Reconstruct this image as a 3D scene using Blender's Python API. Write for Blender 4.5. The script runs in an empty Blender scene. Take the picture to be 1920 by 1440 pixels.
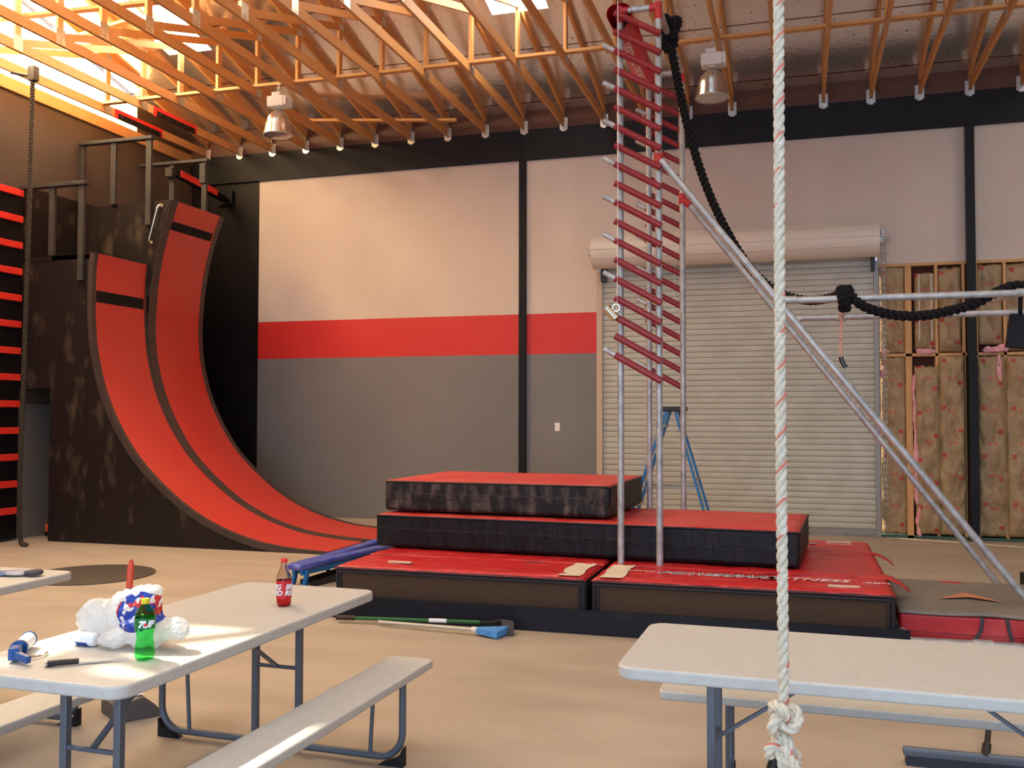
import bpy, bmesh, math, random
from math import sin, cos, pi, radians as R
from mathutils import Vector as V, Matrix as M, noise as NZ
random.seed(7)
sc = bpy.context.scene
COL = sc.collection

# ------------------------------------------------------------------ materials
def lin(c):
    return tuple(((x/255)/12.92 if x/255 <= .04045 else ((x/255+.055)/1.055)**2.4) for x in c)+(1,)
MATS = {}
def mat(name, col, rough=.6, metal=0, col2=None, scale=8, stretch=(1,1,1), bump=0, bscale=None, trans=0, spec=None, detail=6, lo=.35, hi=.65, emit=0, sheen=0, alpha=1, sss=0, ior=None):
    m = bpy.data.materials.new(name); m.use_nodes = True
    nt = m.node_tree; N = nt.nodes; L = nt.links; b = N['Principled BSDF']
    b.inputs['Base Color'].default_value = lin(col); b.inputs['Roughness'].default_value = rough
    b.inputs['Metallic'].default_value = metal
    if spec is not None: b.inputs['Specular IOR Level'].default_value = spec
    if trans: b.inputs['Transmission Weight'].default_value = trans
    if ior: b.inputs['IOR'].default_value = ior
    if alpha < 1: b.inputs['Alpha'].default_value = alpha
    if emit:
        b.inputs['Emission Color'].default_value = lin(col); b.inputs['Emission Strength'].default_value = emit
    tc = N.new('ShaderNodeTexCoord'); mp = N.new('ShaderNodeMapping'); L.new(tc.outputs['Object'], mp.inputs['Vector'])
    mp.inputs['Scale'].default_value = stretch
    if col2:
        nz = N.new('ShaderNodeTexNoise'); nz.inputs['Scale'].default_value = scale; nz.inputs['Detail'].default_value = detail
        L.new(mp.outputs['Vector'], nz.inputs['Vector'])
        cr = N.new('ShaderNodeValToRGB'); cr.color_ramp.elements[0].position = lo; cr.color_ramp.elements[1].position = hi
        cr.color_ramp.elements[0].color = lin(col); cr.color_ramp.elements[1].color = lin(col2)
        L.new(nz.outputs['Fac'], cr.inputs['Fac']); L.new(cr.outputs['Color'], b.inputs['Base Color'])
    if bump:
        nb = N.new('ShaderNodeTexNoise'); nb.inputs['Scale'].default_value = bscale or scale*3; nb.inputs['Detail'].default_value = 5
        L.new(mp.outputs['Vector'], nb.inputs['Vector'])
        bp = N.new('ShaderNodeBump'); bp.inputs['Strength'].default_value = bump; bp.inputs['Distance'].default_value = .02
        L.new(nb.outputs['Fac'], bp.inputs['Height']); L.new(bp.outputs['Normal'], b.inputs['Normal'])
    MATS[name] = m
    return m

mat('floor_concrete', (186,170,152), .5, col2=(156,140,122), scale=1.3, bump=.08, bscale=6, lo=.25, hi=.8, stretch=(.7,1.8,1), detail=12)
mat('paint_beige', (210,190,172), .5, col2=(203,182,163), scale=.8, bump=.05, bscale=30)
mat('paint_red', (206,40,32), .5, bump=.05, bscale=30)
mat('paint_grey', (122,117,112), .5, col2=(116,111,106), scale=.8, bump=.05, bscale=30)
mat('paint_leftwall', (84,72,60), .6, col2=(76,64,54), scale=1, bump=.05, bscale=30)
mat('paint_black', (20,17,18), .42, spec=.22, col2=(26,22,22), scale=3)
mat('beam_black', (25,23,25), .5, spec=.22, col2=(31,28,30), scale=3)
mat('ply_black', (36,28,25), .4, spec=.22, col2=(92,78,60), scale=4.2, stretch=(1.3,1,.6), lo=.56, hi=.85, bump=.04)
mat('ply_black_dark', (24,19,19), .5, spec=.22, col2=(44,36,34), scale=2)
mat('rail_grey', (58,55,52), .5, spec=.22, col2=(66,62,58), scale=5)
mat('lane_red', (196,50,38), .38, col2=(196,58,42), scale=1.6, lo=.4, hi=.75, stretch=(1,1,.5))
mat('slot_black', (18,15,15), .7, spec=.22)
mat('strip_dark', (70,54,46), .5, col2=(60,46,40), scale=5)
mat('strip_red', (232,52,38), .5)
mat('chrome', (210,200,180), .22, 1)
mat('galv', (192,188,183), .4, .4, col2=(160,156,152), scale=14, bump=.03)
mat('galv_zinc', (222,220,214), .34, .85, col2=(190,188,182), scale=25)
mat('vinyl_red', (190,30,34), .38, col2=(208,72,70), scale=2.6, lo=.5, hi=.8, stretch=(1,3,1), bump=.35, bscale=5)
mat('vinyl_red_dusty', (200,44,42), .45, col2=(206,96,88), scale=3.2, lo=.4, hi=.85, bump=.2, bscale=4)
mat('vinyl_black', (20,17,19), .45, spec=.22, col2=(34,29,31), scale=5, stretch=(3,3,.7), bump=.5, bscale=7)
mat('vinyl_black_dusty', (34,28,27), .5, spec=.22, col2=(128,108,96), scale=5, stretch=(2.6,2.6,1), lo=.45, hi=.95, bump=.6, bscale=8)
mat('mesh_brown', (78,56,38), .9, col2=(70,50,34), scale=60)
mat('piping_dark', (52,46,50), .55, spec=.22)
mat('white_tape', (222,206,186), .6, col2=(210,192,172), scale=8)
mat('tag_cream', (212,196,166), .6)
mat('ink_white', (236,226,220), .5)
mat('ink_dark', (40,32,44), .5)
mat('board_navy', (26,25,32), .5, spec=.22, col2=(42,40,48), scale=4, lo=.5, hi=.85)
mat('mat_grey', (116,108,100), .5, col2=(128,119,108), scale=2.5, bump=.15, bscale=5)
mat('mat_arrow', (196,128,92), .6)
mat('velcro', (70,66,72), .8)
mat('table_plastic', (196,192,184), .42, col2=(190,186,178), scale=30, bump=.05, bscale=150)
mat('steel_grey', (96,102,112), .4, .25)
mat('foot_black', (30,29,32), .6, spec=.22)
mat('rope_white', (240,228,206), .8, col2=(220,206,180), scale=60, bump=.5, bscale=200)
mat('rope_tracer', (206,122,102), .8)
mat('rope_black', (22,18,20), .75, spec=.22, col2=(32,27,28), scale=40, bump=.5, bscale=120)
mat('rope_pink', (222,180,160), .8, col2=(208,160,140), scale=60)
mat('rope_left', (58,48,40), .8, col2=(80,68,50), scale=40)
mat('tape_black', (22,21,24), .25)
mat('rung_red', (138,20,26), .4, col2=(168,44,48), scale=30, lo=.55, hi=.8)
mat('fitting_red', (188,40,38), .5, col2=(200,80,72), scale=40, lo=.6, hi=.75)
mat('pad_red', (204,26,34), .35)
mat('lamp_alu', (214,204,190), .22, .85, col2=(190,180,168), scale=6, stretch=(4,4,.3))
mat('lamp_white', (226,216,200), .45)
mat('lamp_lens', (190,180,170), .12, .6)
mat('door_curtain', (194,190,174), .45, col2=(184,178,160), scale=3)
mat('door_hood', (222,208,190), .45)
mat('door_guide', (150,142,134), .45, .3)
mat('door_guide_beige', (196,170,144), .5)
mat('stud_wood', (214,162,104), .6, col2=(200,146,90), scale=4, stretch=(8,8,1))
mat('sill_green', (66,92,76), .7)
mat('fluff_pink', (226,150,152), .95, col2=(240,180,176), scale=20, bump=.8, bscale=30)
mat('dark_cavity', (92,48,32), .9)
mat('switch_white', (240,234,226), .4)
mat('ladder_blue', (36,110,170), .45, col2=(44,122,180), scale=10)
mat('ladder_dark', (38,30,30), .5)
mat('ladder_metal', (176,164,142), .4, .6)
mat('tramp_pad', (52,70,168), .5, col2=(84,92,160), scale=4, bump=.2, bscale=8)
mat('tramp_frame', (24,108,172), .4)
mat('tramp_bed', (26,22,26), .8)
mat('grip_green', (28,96,46), .4)
mat('grip_brown', (54,34,30), .6)
mat('broom_blue', (84,150,214), .7, col2=(60,120,190), scale=20, stretch=(1,8,1))
mat('hoe_dark', (54,50,50), .5, .6)
mat('pole_pale', (200,192,178), .45, .3)
mat('dustpan_grey', (86,80,80), .45)
mat('handle_steel', (124,134,154), .35, .5)
mat('grip_orange', (226,82,50), .5)
mat('cap_red', (226,48,40), .4)
mat('cap_yellow', (226,206,40), .4)
mat('bottle_clear', (240,232,226), .06, trans=1, ior=1.2)
mat('liquid_red', (236,40,44), .08, trans=.75, ior=1.2)
mat('bottle_green', (150,250,170), .05, trans=1, ior=1.12)
mat('label_green', (24,112,52), .4)
mat('label_red', (206,30,36), .4)
mat('label_white', (240,240,244), .4)
mat('label_navy', (30,30,70), .4)
mat('can_white', (238,238,240), .35)
mat('can_blue', (34,70,160), .35)
mat('gun_blue', (18,74,140), .35)
mat('knife_blade', (176,180,184), .4, .3)
mat('knife_handle', (36,26,24), .35)
mat('glove_blue', (110,118,156), .8, col2=(206,196,186), scale=8)
mat('disk_black', (70,60,50), .6)
mat('orange_plastic', (240,92,34), .5)
mat('bristle_dark', (44,50,62), .8)
mat('cord_dark', (60,50,40), .7)
mat('red_paintwood', (214,44,36), .5)
mat('sky_panel', (255,250,238), .5)
mat('strap_black', (30,28,32), .7, spec=.22)

# wood with grain
def wood(name, c1, c2, c3):
    m = bpy.data.materials.new(name); m.use_nodes = True
    nt = m.node_tree; N = nt.nodes; L = nt.links; b = N['Principled BSDF']; b.inputs['Roughness'].default_value = .6
    tc = N.new('ShaderNodeTexCoord'); mp = N.new('ShaderNodeMapping'); mp.inputs['Scale'].default_value = (9,.55,9)
    L.new(tc.outputs['Object'], mp.inputs['Vector'])
    nz = N.new('ShaderNodeTexNoise'); nz.inputs['Scale'].default_value = 2.2; nz.inputs['Detail'].default_value = 3; nz.inputs['Distortion'].default_value = .8
    L.new(mp.outputs['Vector'], nz.inputs['Vector'])
    wv = N.new('ShaderNodeMath'); wv.operation = 'MULTIPLY'; wv.inputs[1].default_value = 14
    L.new(nz.outputs['Fac'], wv.inputs[0])
    fr = N.new('ShaderNodeMath'); fr.operation = 'PINGPONG'; fr.inputs[1].default_value = 1
    L.new(wv.outputs[0], fr.inputs[0])
    cr = N.new('ShaderNodeValToRGB'); cr.color_ramp.elements[0].color = lin(c1); cr.color_ramp.elements[1].color = lin(c2)
    cr.color_ramp.elements[0].position = .2; cr.color_ramp.elements[1].position = .95
    L.new(fr.outputs[0], cr.inputs['Fac'])
    n2 = N.new('ShaderNodeTexNoise'); n2.inputs['Scale'].default_value = 1.3
    L.new(tc.outputs['Object'], n2.inputs['Vector'])
    mx = N.new('ShaderNodeMix'); mx.data_type = 'RGBA'
    L.new(n2.outputs['Fac'], mx.inputs['Factor']); L.new(cr.outputs['Color'], mx.inputs['A']); mx.inputs['B'].default_value = lin(c3)
    L.new(mx.outputs['Result'], b.inputs['Base Color'])
    MATS[name] = m
wood('truss_wood', (206,154,96), (184,128,72), (202,146,86))
wood('ledger_wood', (96,56,38), (80,46,32), (86,50,34))

def foil():
    m = bpy.data.materials.new('foil'); m.use_nodes = True
    nt = m.node_tree; N = nt.nodes; L = nt.links; b = N['Principled BSDF']
    b.inputs['Metallic'].default_value = .85; b.inputs['Roughness'].default_value = .2
    tc = N.new('ShaderNodeTexCoord'); sp = N.new('ShaderNodeSeparateXYZ'); L.new(tc.outputs['Object'], sp.inputs[0])
    md = N.new('ShaderNodeMath'); md.operation = 'PINGPONG'; md.inputs[1].default_value = .61
    nz = N.new('ShaderNodeTexNoise'); nz.inputs['Scale'].default_value = 3
    L.new(tc.outputs['Object'], nz.inputs['Vector'])
    ad = N.new('ShaderNodeMath'); ad.operation = 'MULTIPLY_ADD'; ad.inputs[1].default_value = .03
    L.new(nz.outputs['Fac'], ad.inputs[0]); L.new(sp.outputs['Y'], ad.inputs[2]); L.new(ad.outputs[0], md.inputs[0])
    lt = N.new('ShaderNodeMath'); lt.operation = 'LESS_THAN'; lt.inputs[1].default_value = .012; L.new(md.outputs[0], lt.inputs[0])
    sk = N.new('ShaderNodeTexNoise'); sk.inputs['Scale'].default_value = 22; sk.inputs['Detail'].default_value = 2; L.new(tc.outputs['Object'], sk.inputs['Vector'])
    g = N.new('ShaderNodeMath'); g.operation = 'GREATER_THAN'; g.inputs[1].default_value = .7; L.new(sk.outputs['Fac'], g.inputs[0])
    mxx = N.new('ShaderNodeMath'); mxx.operation = 'MAXIMUM'; L.new(lt.outputs[0], mxx.inputs[0]); L.new(g.outputs[0], mxx.inputs[1])
    mx = N.new('ShaderNodeMix'); mx.data_type = 'RGBA'; L.new(mxx.outputs[0], mx.inputs['Factor'])
    mx.inputs['A'].default_value = lin((240,236,230)); mx.inputs['B'].default_value = lin((120,96,80))
    L.new(mx.outputs['Result'], b.inputs['Base Color'])
    nb = N.new('ShaderNodeTexNoise'); nb.inputs['Scale'].default_value = 12; nb.inputs['Detail'].default_value = 6; L.new(tc.outputs['Object'], nb.inputs['Vector'])
    bp = N.new('ShaderNodeBump'); bp.inputs['Strength'].default_value = .25; bp.inputs['Distance'].default_value = .01
    L.new(nb.outputs['Fac'], bp.inputs['Height']); L.new(bp.outputs['Normal'], b.inputs['Normal'])
    MATS['foil'] = m
foil()

def kraft():
    # brown faced insulation with printed red squares
    m = bpy.data.materials.new('kraft_paper'); m.use_nodes = True
    nt = m.node_tree; N = nt.nodes; L = nt.links; b = N['Principled BSDF']; b.inputs['Roughness'].default_value = .55
    tc = N.new('ShaderNodeTexCoord'); sp = N.new('ShaderNodeSeparateXYZ'); L.new(tc.outputs['Object'], sp.inputs[0])
    def mth(op, a, bb=None):
        n = N.new('ShaderNodeMath'); n.operation = op
        for i, v in enumerate((a, bb)):
            if v is None: continue
            if isinstance(v, (int, float)): n.inputs[i].default_value = v
            else: L.new(v, n.inputs[i])
        return n.outputs[0]
    x, z = sp.outputs['X'], sp.outputs['Z']
    def rect(x0, w, per, off, h):
        a = mth('LESS_THAN', mth('ABSOLUTE', mth('SUBTRACT', x, x0)), w/2)
        zz = mth('MODULO', mth('ADD', z, off+20), per)
        return mth('MULTIPLY', a, mth('LESS_THAN', zz, h))
    p = mth('MAXIMUM', rect(-.10,.055,.62,0,.055), rect(.09,.055,.62,.3,.055))
    nzt = N.new('ShaderNodeTexNoise'); nzt.inputs['Scale'].default_value = 90; L.new(tc.outputs['Object'], nzt.inputs['Vector'])
    lines = mth('MULTIPLY', mth('GREATER_THAN', nzt.outputs['Fac'], .52), rect(0,.12,.21,.06,.014))
    p = mth('MAXIMUM', p, mth('MULTIPLY', lines, .7))
    nz = N.new('ShaderNodeTexNoise'); nz.inputs['Scale'].default_value = 5; nz.inputs['Detail'].default_value = 6; L.new(tc.outputs['Object'], nz.inputs['Vector'])
    cr = N.new('ShaderNodeValToRGB'); cr.color_ramp.elements[0].position=.3; cr.color_ramp.elements[1].position=.7
    cr.color_ramp.elements[0].color = lin((146,116,80)); cr.color_ramp.elements[1].color = lin((178,150,110)); L.new(nz.outputs['Fac'], cr.inputs['Fac'])
    mx = N.new('ShaderNodeMix'); mx.data_type='RGBA'; L.new(p, mx.inputs['Factor']); L.new(cr.outputs['Color'], mx.inputs['A']); mx.inputs['B'].default_value = lin((176,70,54))
    L.new(mx.outputs['Result'], b.inputs['Base Color'])
    nb = N.new('ShaderNodeTexNoise'); nb.inputs['Scale'].default_value = 9; nb.inputs['Detail'].default_value = 4; nb.inputs['Distortion'].default_value=1.5; L.new(tc.outputs['Object'], nb.inputs['Vector'])
    bp = N.new('ShaderNodeBump'); bp.inputs['Strength'].default_value=.6; bp.inputs['Distance'].default_value=.03; L.new(nb.outputs['Fac'], bp.inputs['Height']); L.new(bp.outputs['Normal'], b.inputs['Normal'])
    MATS['kraft_paper'] = m
kraft()

def bagmat():
    m = bpy.data.materials.new('bag_plastic'); m.use_nodes = True
    nt = m.node_tree; N = nt.nodes; L = nt.links; b = N['Principled BSDF']; b.inputs['Roughness'].default_value = .3
    b.inputs['Transmission Weight'].default_value = .0
    tc = N.new('ShaderNodeTexCoord'); sp = N.new('ShaderNodeSeparateXYZ'); L.new(tc.outputs['Object'], sp.inputs[0])
    nz = N.new('ShaderNodeTexNoise'); nz.inputs['Scale'].default_value = 26; nz.inputs['Detail'].default_value = 2; L.new(tc.outputs['Object'], nz.inputs['Vector'])
    # print region: an ellipsoid around a point of the bag
    vm = N.new('ShaderNodeVectorMath'); vm.operation='SUBTRACT'; vm.inputs[1].default_value=(.125,-.06,.14); L.new(tc.outputs['Object'], vm.inputs[0])
    vs = N.new('ShaderNodeVectorMath'); vs.operation='MULTIPLY'; vs.inputs[1].default_value=(9.5,7,14); L.new(vm.outputs[0], vs.inputs[0])
    ln = N.new('ShaderNodeVectorMath'); ln.operation='LENGTH'; L.new(vs.outputs[0], ln.inputs[0])
    lt = N.new('ShaderNodeMath'); lt.operation='LESS_THAN'; lt.inputs[1].default_value=1.0; L.new(ln.outputs['Value'], lt.inputs[0])
    gt = N.new('ShaderNodeMath'); gt.operation='GREATER_THAN'; gt.inputs[1].default_value=.44; L.new(nz.outputs['Fac'], gt.inputs[0])
    mu = N.new('ShaderNodeMath'); mu.operation='MULTIPLY'; L.new(lt.outputs[0], mu.inputs[0]); L.new(gt.outputs[0], mu.inputs[1])
    n2 = N.new('ShaderNodeTexNoise'); n2.inputs['Scale'].default_value = 9; L.new(tc.outputs['Object'], n2.inputs['Vector'])
    cr = N.new('ShaderNodeValToRGB'); cr.color_ramp.interpolation='CONSTANT'; cr.color_ramp.elements[0].color=lin((206,60,60)); cr.color_ramp.elements[1].color=lin((50,76,176)); cr.color_ramp.elements[1].position=.4
    e = cr.color_ramp.elements.new(.58); e.color = lin((74,60,150)); L.new(n2.outputs['Fac'], cr.inputs['Fac'])
    mx = N.new('ShaderNodeMix'); mx.data_type='RGBA'; L.new(mu.outputs[0], mx.inputs['Factor']); mx.inputs['A'].default_value=lin((240,238,234)); L.new(cr.outputs['Color'], mx.inputs['B'])
    L.new(mx.outputs['Result'], b.inputs['Base Color'])
    tr = N.new('ShaderNodeBsdfTranslucent'); L.new(mx.outputs['Result'],tr.inputs['Color'])
    ms = N.new('ShaderNodeMixShader'); ms.inputs[0].default_value=.45
    L.new(b.outputs[0], ms.inputs[1]); L.new(tr.outputs[0], ms.inputs[2]); L.new(ms.outputs[0], N['Material Output'].inputs['Surface'])
    MATS['bag_plastic'] = m
bagmat()

def emission(name, col, s):
    m = bpy.data.materials.new(name); m.use_nodes = True; N = m.node_tree.nodes; N.remove(N['Principled BSDF'])
    e = N.new('ShaderNodeEmission'); e.inputs[0].default_value = lin(col); e.inputs[1].default_value = s
    m.node_tree.links.new(e.outputs[0], N['Material Output'].inputs['Surface']); MATS[name] = m
SKY_S = 22
emission('skylight_glow', (255,246,226), SKY_S)
emission('gable_glow', (255,214,140), 24)
emission('floor_gap_glow', (255,240,214), 5)

# ------------------------------------------------------------------ mesh builder
class MB:
    def __init__(s): s.v=[]; s.f=[]; s.m=[]; s.mats=[]; s.cur=0; s.sm=[]
    def use(s, name):
        if name not in s.mats: s.mats.append(name)
        s.cur = s.mats.index(name); return s
    def add(s, vs, fs, T=None, smooth=False, mi=None):
        o=len(s.v)
        s.v += [tuple(T@V(p)) if T else tuple(p) for p in vs]
        for i,f in enumerate(fs):
            s.f.append([a+o for a in f]); s.m.append(s.cur if mi is None else mi[i]); s.sm.append(smooth)
        return s
    def box(s, x0,x1,y0,y1,z0,z1, T=None):
        vs=[(x,y,z) for z in (z0,z1) for y in (y0,y1) for x in (x0,x1)]
        return s.add(vs, [(0,2,3,1),(4,5,7,6),(0,1,5,4),(2,6,7,3),(0,4,6,2),(1,3,7,5)], T)
    def beam(s, a, b, w, h, up=(0,0,1), sh=0):
        a,b=V(a),V(b); d=b-a; L_=d.length; d.normalize(); u=V(up); sd=d.cross(u)
        if sd.length<1e-4: sd=d.cross(V((0,1,0)))
        sd.normalize(); u=sd.cross(d)
        T=M(((d.x,sd.x,u.x,a.x),(d.y,sd.y,u.y,a.y),(d.z,sd.z,u.z,a.z),(0,0,0,1)))
        return s.box(0,L_,-w/2,w/2,-h/2,h/2,T)
    def tube(s, pts, r, n=12, cap=True, closed=False, rf=None):
        pts=[V(p) for p in pts]; k=len(pts); rings=[]; pn=None
        for i,p in enumerate(pts):
            if closed: t=pts[(i+1)%k]-pts[i-1]
            else: t=pts[min(i+1,k-1)]-pts[max(i-1,0)]
            t.normalize()
            if pn is None:
                q=V((0,0,1)) if abs(t.z)<.9 else V((1,0,0)); pn=(q-t*q.dot(t)).normalized()
            else: pn=(pn-t*pn.dot(t)).normalized()
            bn=t.cross(pn); rr=r if rf is None else rf(i/(k-1))
            rings.append([p+pn*cos(2*pi*j/n)*rr+bn*sin(2*pi*j/n)*rr for j in range(n)])
        vs=[q for rg in rings for q in rg]; fs=[]
        for i in range(k if closed else k-1):
            for j in range(n):
                a=i*n+j; b=i*n+(j+1)%n; c=((i+1)%k)*n+(j+1)%n; d=((i+1)%k)*n+j; fs.append((a,b,c,d))
        s.add(vs,fs,smooth=True)
        if cap and not closed:
            s.add(rings[0],[tuple(reversed(range(n)))]); s.add(rings[-1],[tuple(range(n))])
        return s
    def lathe(s, prof, T=None, n=32, cap=True):
        vs=[(r*cos(2*pi*j/n), r*sin(2*pi*j/n), z) for r,z in prof for j in range(n)]; fs=[]
        for i in range(len(prof)-1):
            for j in range(n): fs.append((i*n+j, i*n+(j+1)%n, (i+1)*n+(j+1)%n, (i+1)*n+j))
        s.add(vs,fs,T,True)
        if cap:
            s.add(vs[:n],[tuple(reversed(range(n)))],T); s.add(vs[-n:],[tuple(range(n))],T)
        return s
    def prism(s, poly, axis, a, b, T=None):
        # poly in the plane across axis; axis 'y': (x,z); 'z': (x,y); 'x': (y,z)
        def P(u,v,w): return {'y':(u,w,v),'z':(u,v,w),'x':(w,u,v)}[axis]
        n=len(poly); vs=[P(u,v,a) for u,v in poly]+[P(u,v,b) for u,v in poly]
        fs=[tuple(range(n)), tuple(reversed(range(n,2*n)))]+[(i,n+i,n+(i+1)%n,(i+1)%n) for i in range(n)]
        return s.add(vs,fs,T)
    def grid(s, nu, nv, fn, mi=None):
        vs=[fn(i/nu,j/nv) for j in range(nv+1) for i in range(nu+1)]
        fs=[(j*(nu+1)+i, j*(nu+1)+i+1, (j+1)*(nu+1)+i+1, (j+1)*(nu+1)+i) for j in range(nv) for i in range(nu)]
        return s.add(vs,fs,smooth=True)
    def text(s, txt, size, T, shear=0, off=0):
        c=bpy.data.curves.new('t','FONT'); c.body=txt; c.size=size; c.extrude=.0008; c.shear=shear; c.offset=off; c.resolution_u=3
        o=bpy.data.objects.new('t',c); COL.objects.link(o); bpy.context.view_layer.update()
        me=bpy.data.meshes.new_from_object(o.evaluated_get(bpy.context.evaluated_depsgraph_get()))
        s.add([v.co[:] for v in me.vertices],[tuple(p.vertices) for p in me.polygons],T)
        bpy.data.objects.remove(o); bpy.data.curves.remove(c); bpy.data.meshes.remove(me); return s
    def build(s, name, parent=None, loc=None, bevel=0, seg=2, rot=None, smooth_ang=35):
        me=bpy.data.meshes.new(name); me.from_pydata(s.v,[],s.f)
        for n in s.mats: me.materials.append(MATS[n])
        me.polygons.foreach_set('material_index', s.m); me.polygons.foreach_set('use_smooth', [True]*len(s.f) if bevel else s.sm)
        bm=bmesh.new(); bm.from_mesh(me); bmesh.ops.remove_doubles(bm, verts=bm.verts, dist=1e-5) ; bmesh.ops.recalc_face_normals(bm, faces=bm.faces); bm.to_mesh(me); bm.free()
        me.set_sharp_from_angle(angle=R(smooth_ang))
        o=bpy.data.objects.new(name, me); COL.objects.link(o)
        if loc: o.location=loc
        if rot: o.rotation_euler=rot
        if parent: o.parent=parent
        if bevel:
            b=o.modifiers.new('bevel','BEVEL'); b.width=bevel; b.segments=seg; b.limit_method='ANGLE'; b.angle_limit=R(40)
        return o
def mb(name): return MB().use(name)
def tag(o, label, cat, group=None, kind=None):
    o['label']=label; o['category']=cat
    if group: o['group']=group
    if kind: o['kind']=kind
    return o
def struct(o, label=None):
    o['kind']='structure'
    if label: o['label']=label
    return o
def thing(name, label, cat, loc=(0,0,0), rz=0, group=None):
    o=bpy.data.objects.new(name,None); COL.objects.link(o); o.location=loc; o.rotation_euler=(0,0,rz); o.empty_display_size=.1
    return tag(o,label,cat,group)
def dup(root, loc, label=None, rz=None):
    kids={}
    def cp(o,parent):
        c=o.copy(); COL.objects.link(c); c.parent=parent
        for ch in [x for x in list(COL.objects) if x.parent==o]: cp(ch,c)
        return c
    r=cp(root,None); r.location=loc
    if rz is not None: r.rotation_euler=(0,0,rz)
    if label: r['label']=label
    return r

WY=13.669; WX=-9.75; ROOF0=6.17; SL=.25
roofz=lambda y: ROOF0+SL*(WY-y)
XR=9.0; YF=-6.0

# ------------------------------------------------------------------ room shell
struct(mb('floor_concrete').box(WX-.1,XR,YF,WY+.3,-.2,0).build('floor'))
lw=mb('paint_grey').box(WX-.12,WX,YF,WY+.3,0,1.75).use('paint_leftwall').box(WX-.12,WX,YF,WY+.3,1.75,5.82).build('wall_left'); struct(lw)
# back wall: painted bands, door opening at x -2.78..1.0
DX0,DX1,DZ=-2.80,1.02,3.95
b=MB()
def wallseg(x0,x1,z0,z1,m): b.use(m).box(x0,x1,WY,WY+.15,z0,z1)
for x0,x1 in ((-8.456,DX0),):
    wallseg(x0,x1,0,2.527,'paint_grey'); wallseg(x0,x1,2.527,3.13,'paint_red'); wallseg(x0,x1,3.13,6.2,'paint_beige')
wallseg(DX0,DX1,DZ,6.2,'paint_beige'); wallseg(DX1,XR,3.66,6.2,'paint_beige')
wallseg(WX,-8.456,0,6.2,'paint_black')
b.use('dark_cavity').box(DX1,XR,WY+.15,WY+.2,0,3.7)
struct(b.build('wall_back'))
struct(mb('paint_beige').box(XR,XR+.1,2.5,WY+.3,0,8.9).build('wall_right'))
# ledger and black beam on the back wall
struct(mb('beam_black').box(WX,-3.95,WY-.05,WY,5.445,5.90).box(-3.95,XR,WY-.045,WY,5.44,5.90).build('trim_1'),'black painted beam board along the top of the back wall')
struct(mb('ledger_wood').box(WX,XR,WY-.045,WY,5.90,6.2).build('trim_2'),'dark brown timber ledger above the black beam')
struct(mb('truss_wood').box(WX,WX+.04,YF,WY-.05,5.80,5.96).build('trim_3'),'timber plate along the top of the left wall')
struct(mb('paint_black').box(-4.005,-3.895,WY-.06,WY,0,5.44).build('trim_4',bevel=.004),'black steel post dividing the red stripe')
struct(mb('paint_black').box(2.105,2.205,WY-.16,WY-.02,0,5.44).build('trim_5',bevel=.004),'black steel post in front of the insulation')
# roof foil deck with openings for the skylights and one added sun hole
SKY=[]  # (x0,x1,y0,y1,kind); 'h' is an unseen hole added to land sun on the bag
SKY+=[(-3.72,-2.98,9.6,11.43,'p'),(-8.55,-7.85,9.4,11.42,'p'),(-9.3,-8.3,4.85,5.55,'h'),(-9.6,-8.7,6.2,8.2,'p'),(-9.35,-8.2,8.6,9.7,'p'),(-7.4,-6.7,6.6,8.9,'p'),(-6.0,-4.6,3.0,5.4,'p'),(-1.0,.4,2.4,4.8,'p'),(3.2,4.6,3.0,5.4,'p'),(-4.6,-3.2,-1.2,1.2,'p'),(1.2,2.6,-1.2,1.2,'p'),(3.4,4.6,9.6,11.4,'p')]
xs=sorted({WX-.1,XR+.1}|{s[0] for s in SKY}|{s[1] for s in SKY}); ys=sorted({YF,WY+.3}|{s[2] for s in SKY}|{s[3] for s in SKY})
b=mb('foil')
for i in range(len(xs)-1):
    for j in range(len(ys)-1):
        cx,cy=(xs[i]+xs[i+1])/2,(ys[j]+ys[j+1])/2
        if any(a<cx<bb and c<cy<d for a,bb,c,d,_ in SKY): continue
        x0,x1,y0,y1=xs[i],xs[i+1],ys[j],ys[j+1]
        vs=[(x0,y0,roofz(y0)),(x1,y0,roofz(y0)),(x1,y1,roofz(y1)),(x0,y1,roofz(y1))]
        b.add(vs+[(x,y,z+.05) for x,y,z in vs],[(0,1,2,3),(7,6,5,4),(0,4,5,1),(1,5,6,2),(2,6,7,3),(3,7,4,0)])
struct(b.build('ceiling'))
n=0
for a,bb,c,d,k in SKY:
    if k!='p': continue
    n+=1; f=.0
    vs=[(a,c,roofz(c)+.03),(bb,c,roofz(c)+.03),(bb,d,roofz(d)+.03),(a,d,roofz(d)+.03)]
    o=mb('skylight_glow').add(vs+[(x,y,z+.012) for x,y,z in vs],[(0,1,2,3),(7,6,5,4),(0,4,5,1),(1,5,6,2),(2,6,7,3),(3,7,4,0)]).build('window_%d'%n)
    struct(o,'bright translucent skylight panel in the foil roof')
# translucent gable above left wall
o=mb('gable_glow').prism([(2.0,5.97),(12.3,5.97),(12.3,roofz(12.3)-.06),(2.0,roofz(2.0)-.06)],'x',WX-.06,WX-.03).build('window_%d'%(n+1)); struct(o,'glaring translucent gable panel above the left wall')
struct(mb('paint_leftwall').prism([(12.3,5.82),(WY+.3,5.82),(WY+.3,roofz(WY+.3)),(12.3,roofz(12.3))],'x',WX-.12,WX-.02).build('trim_6'))

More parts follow.
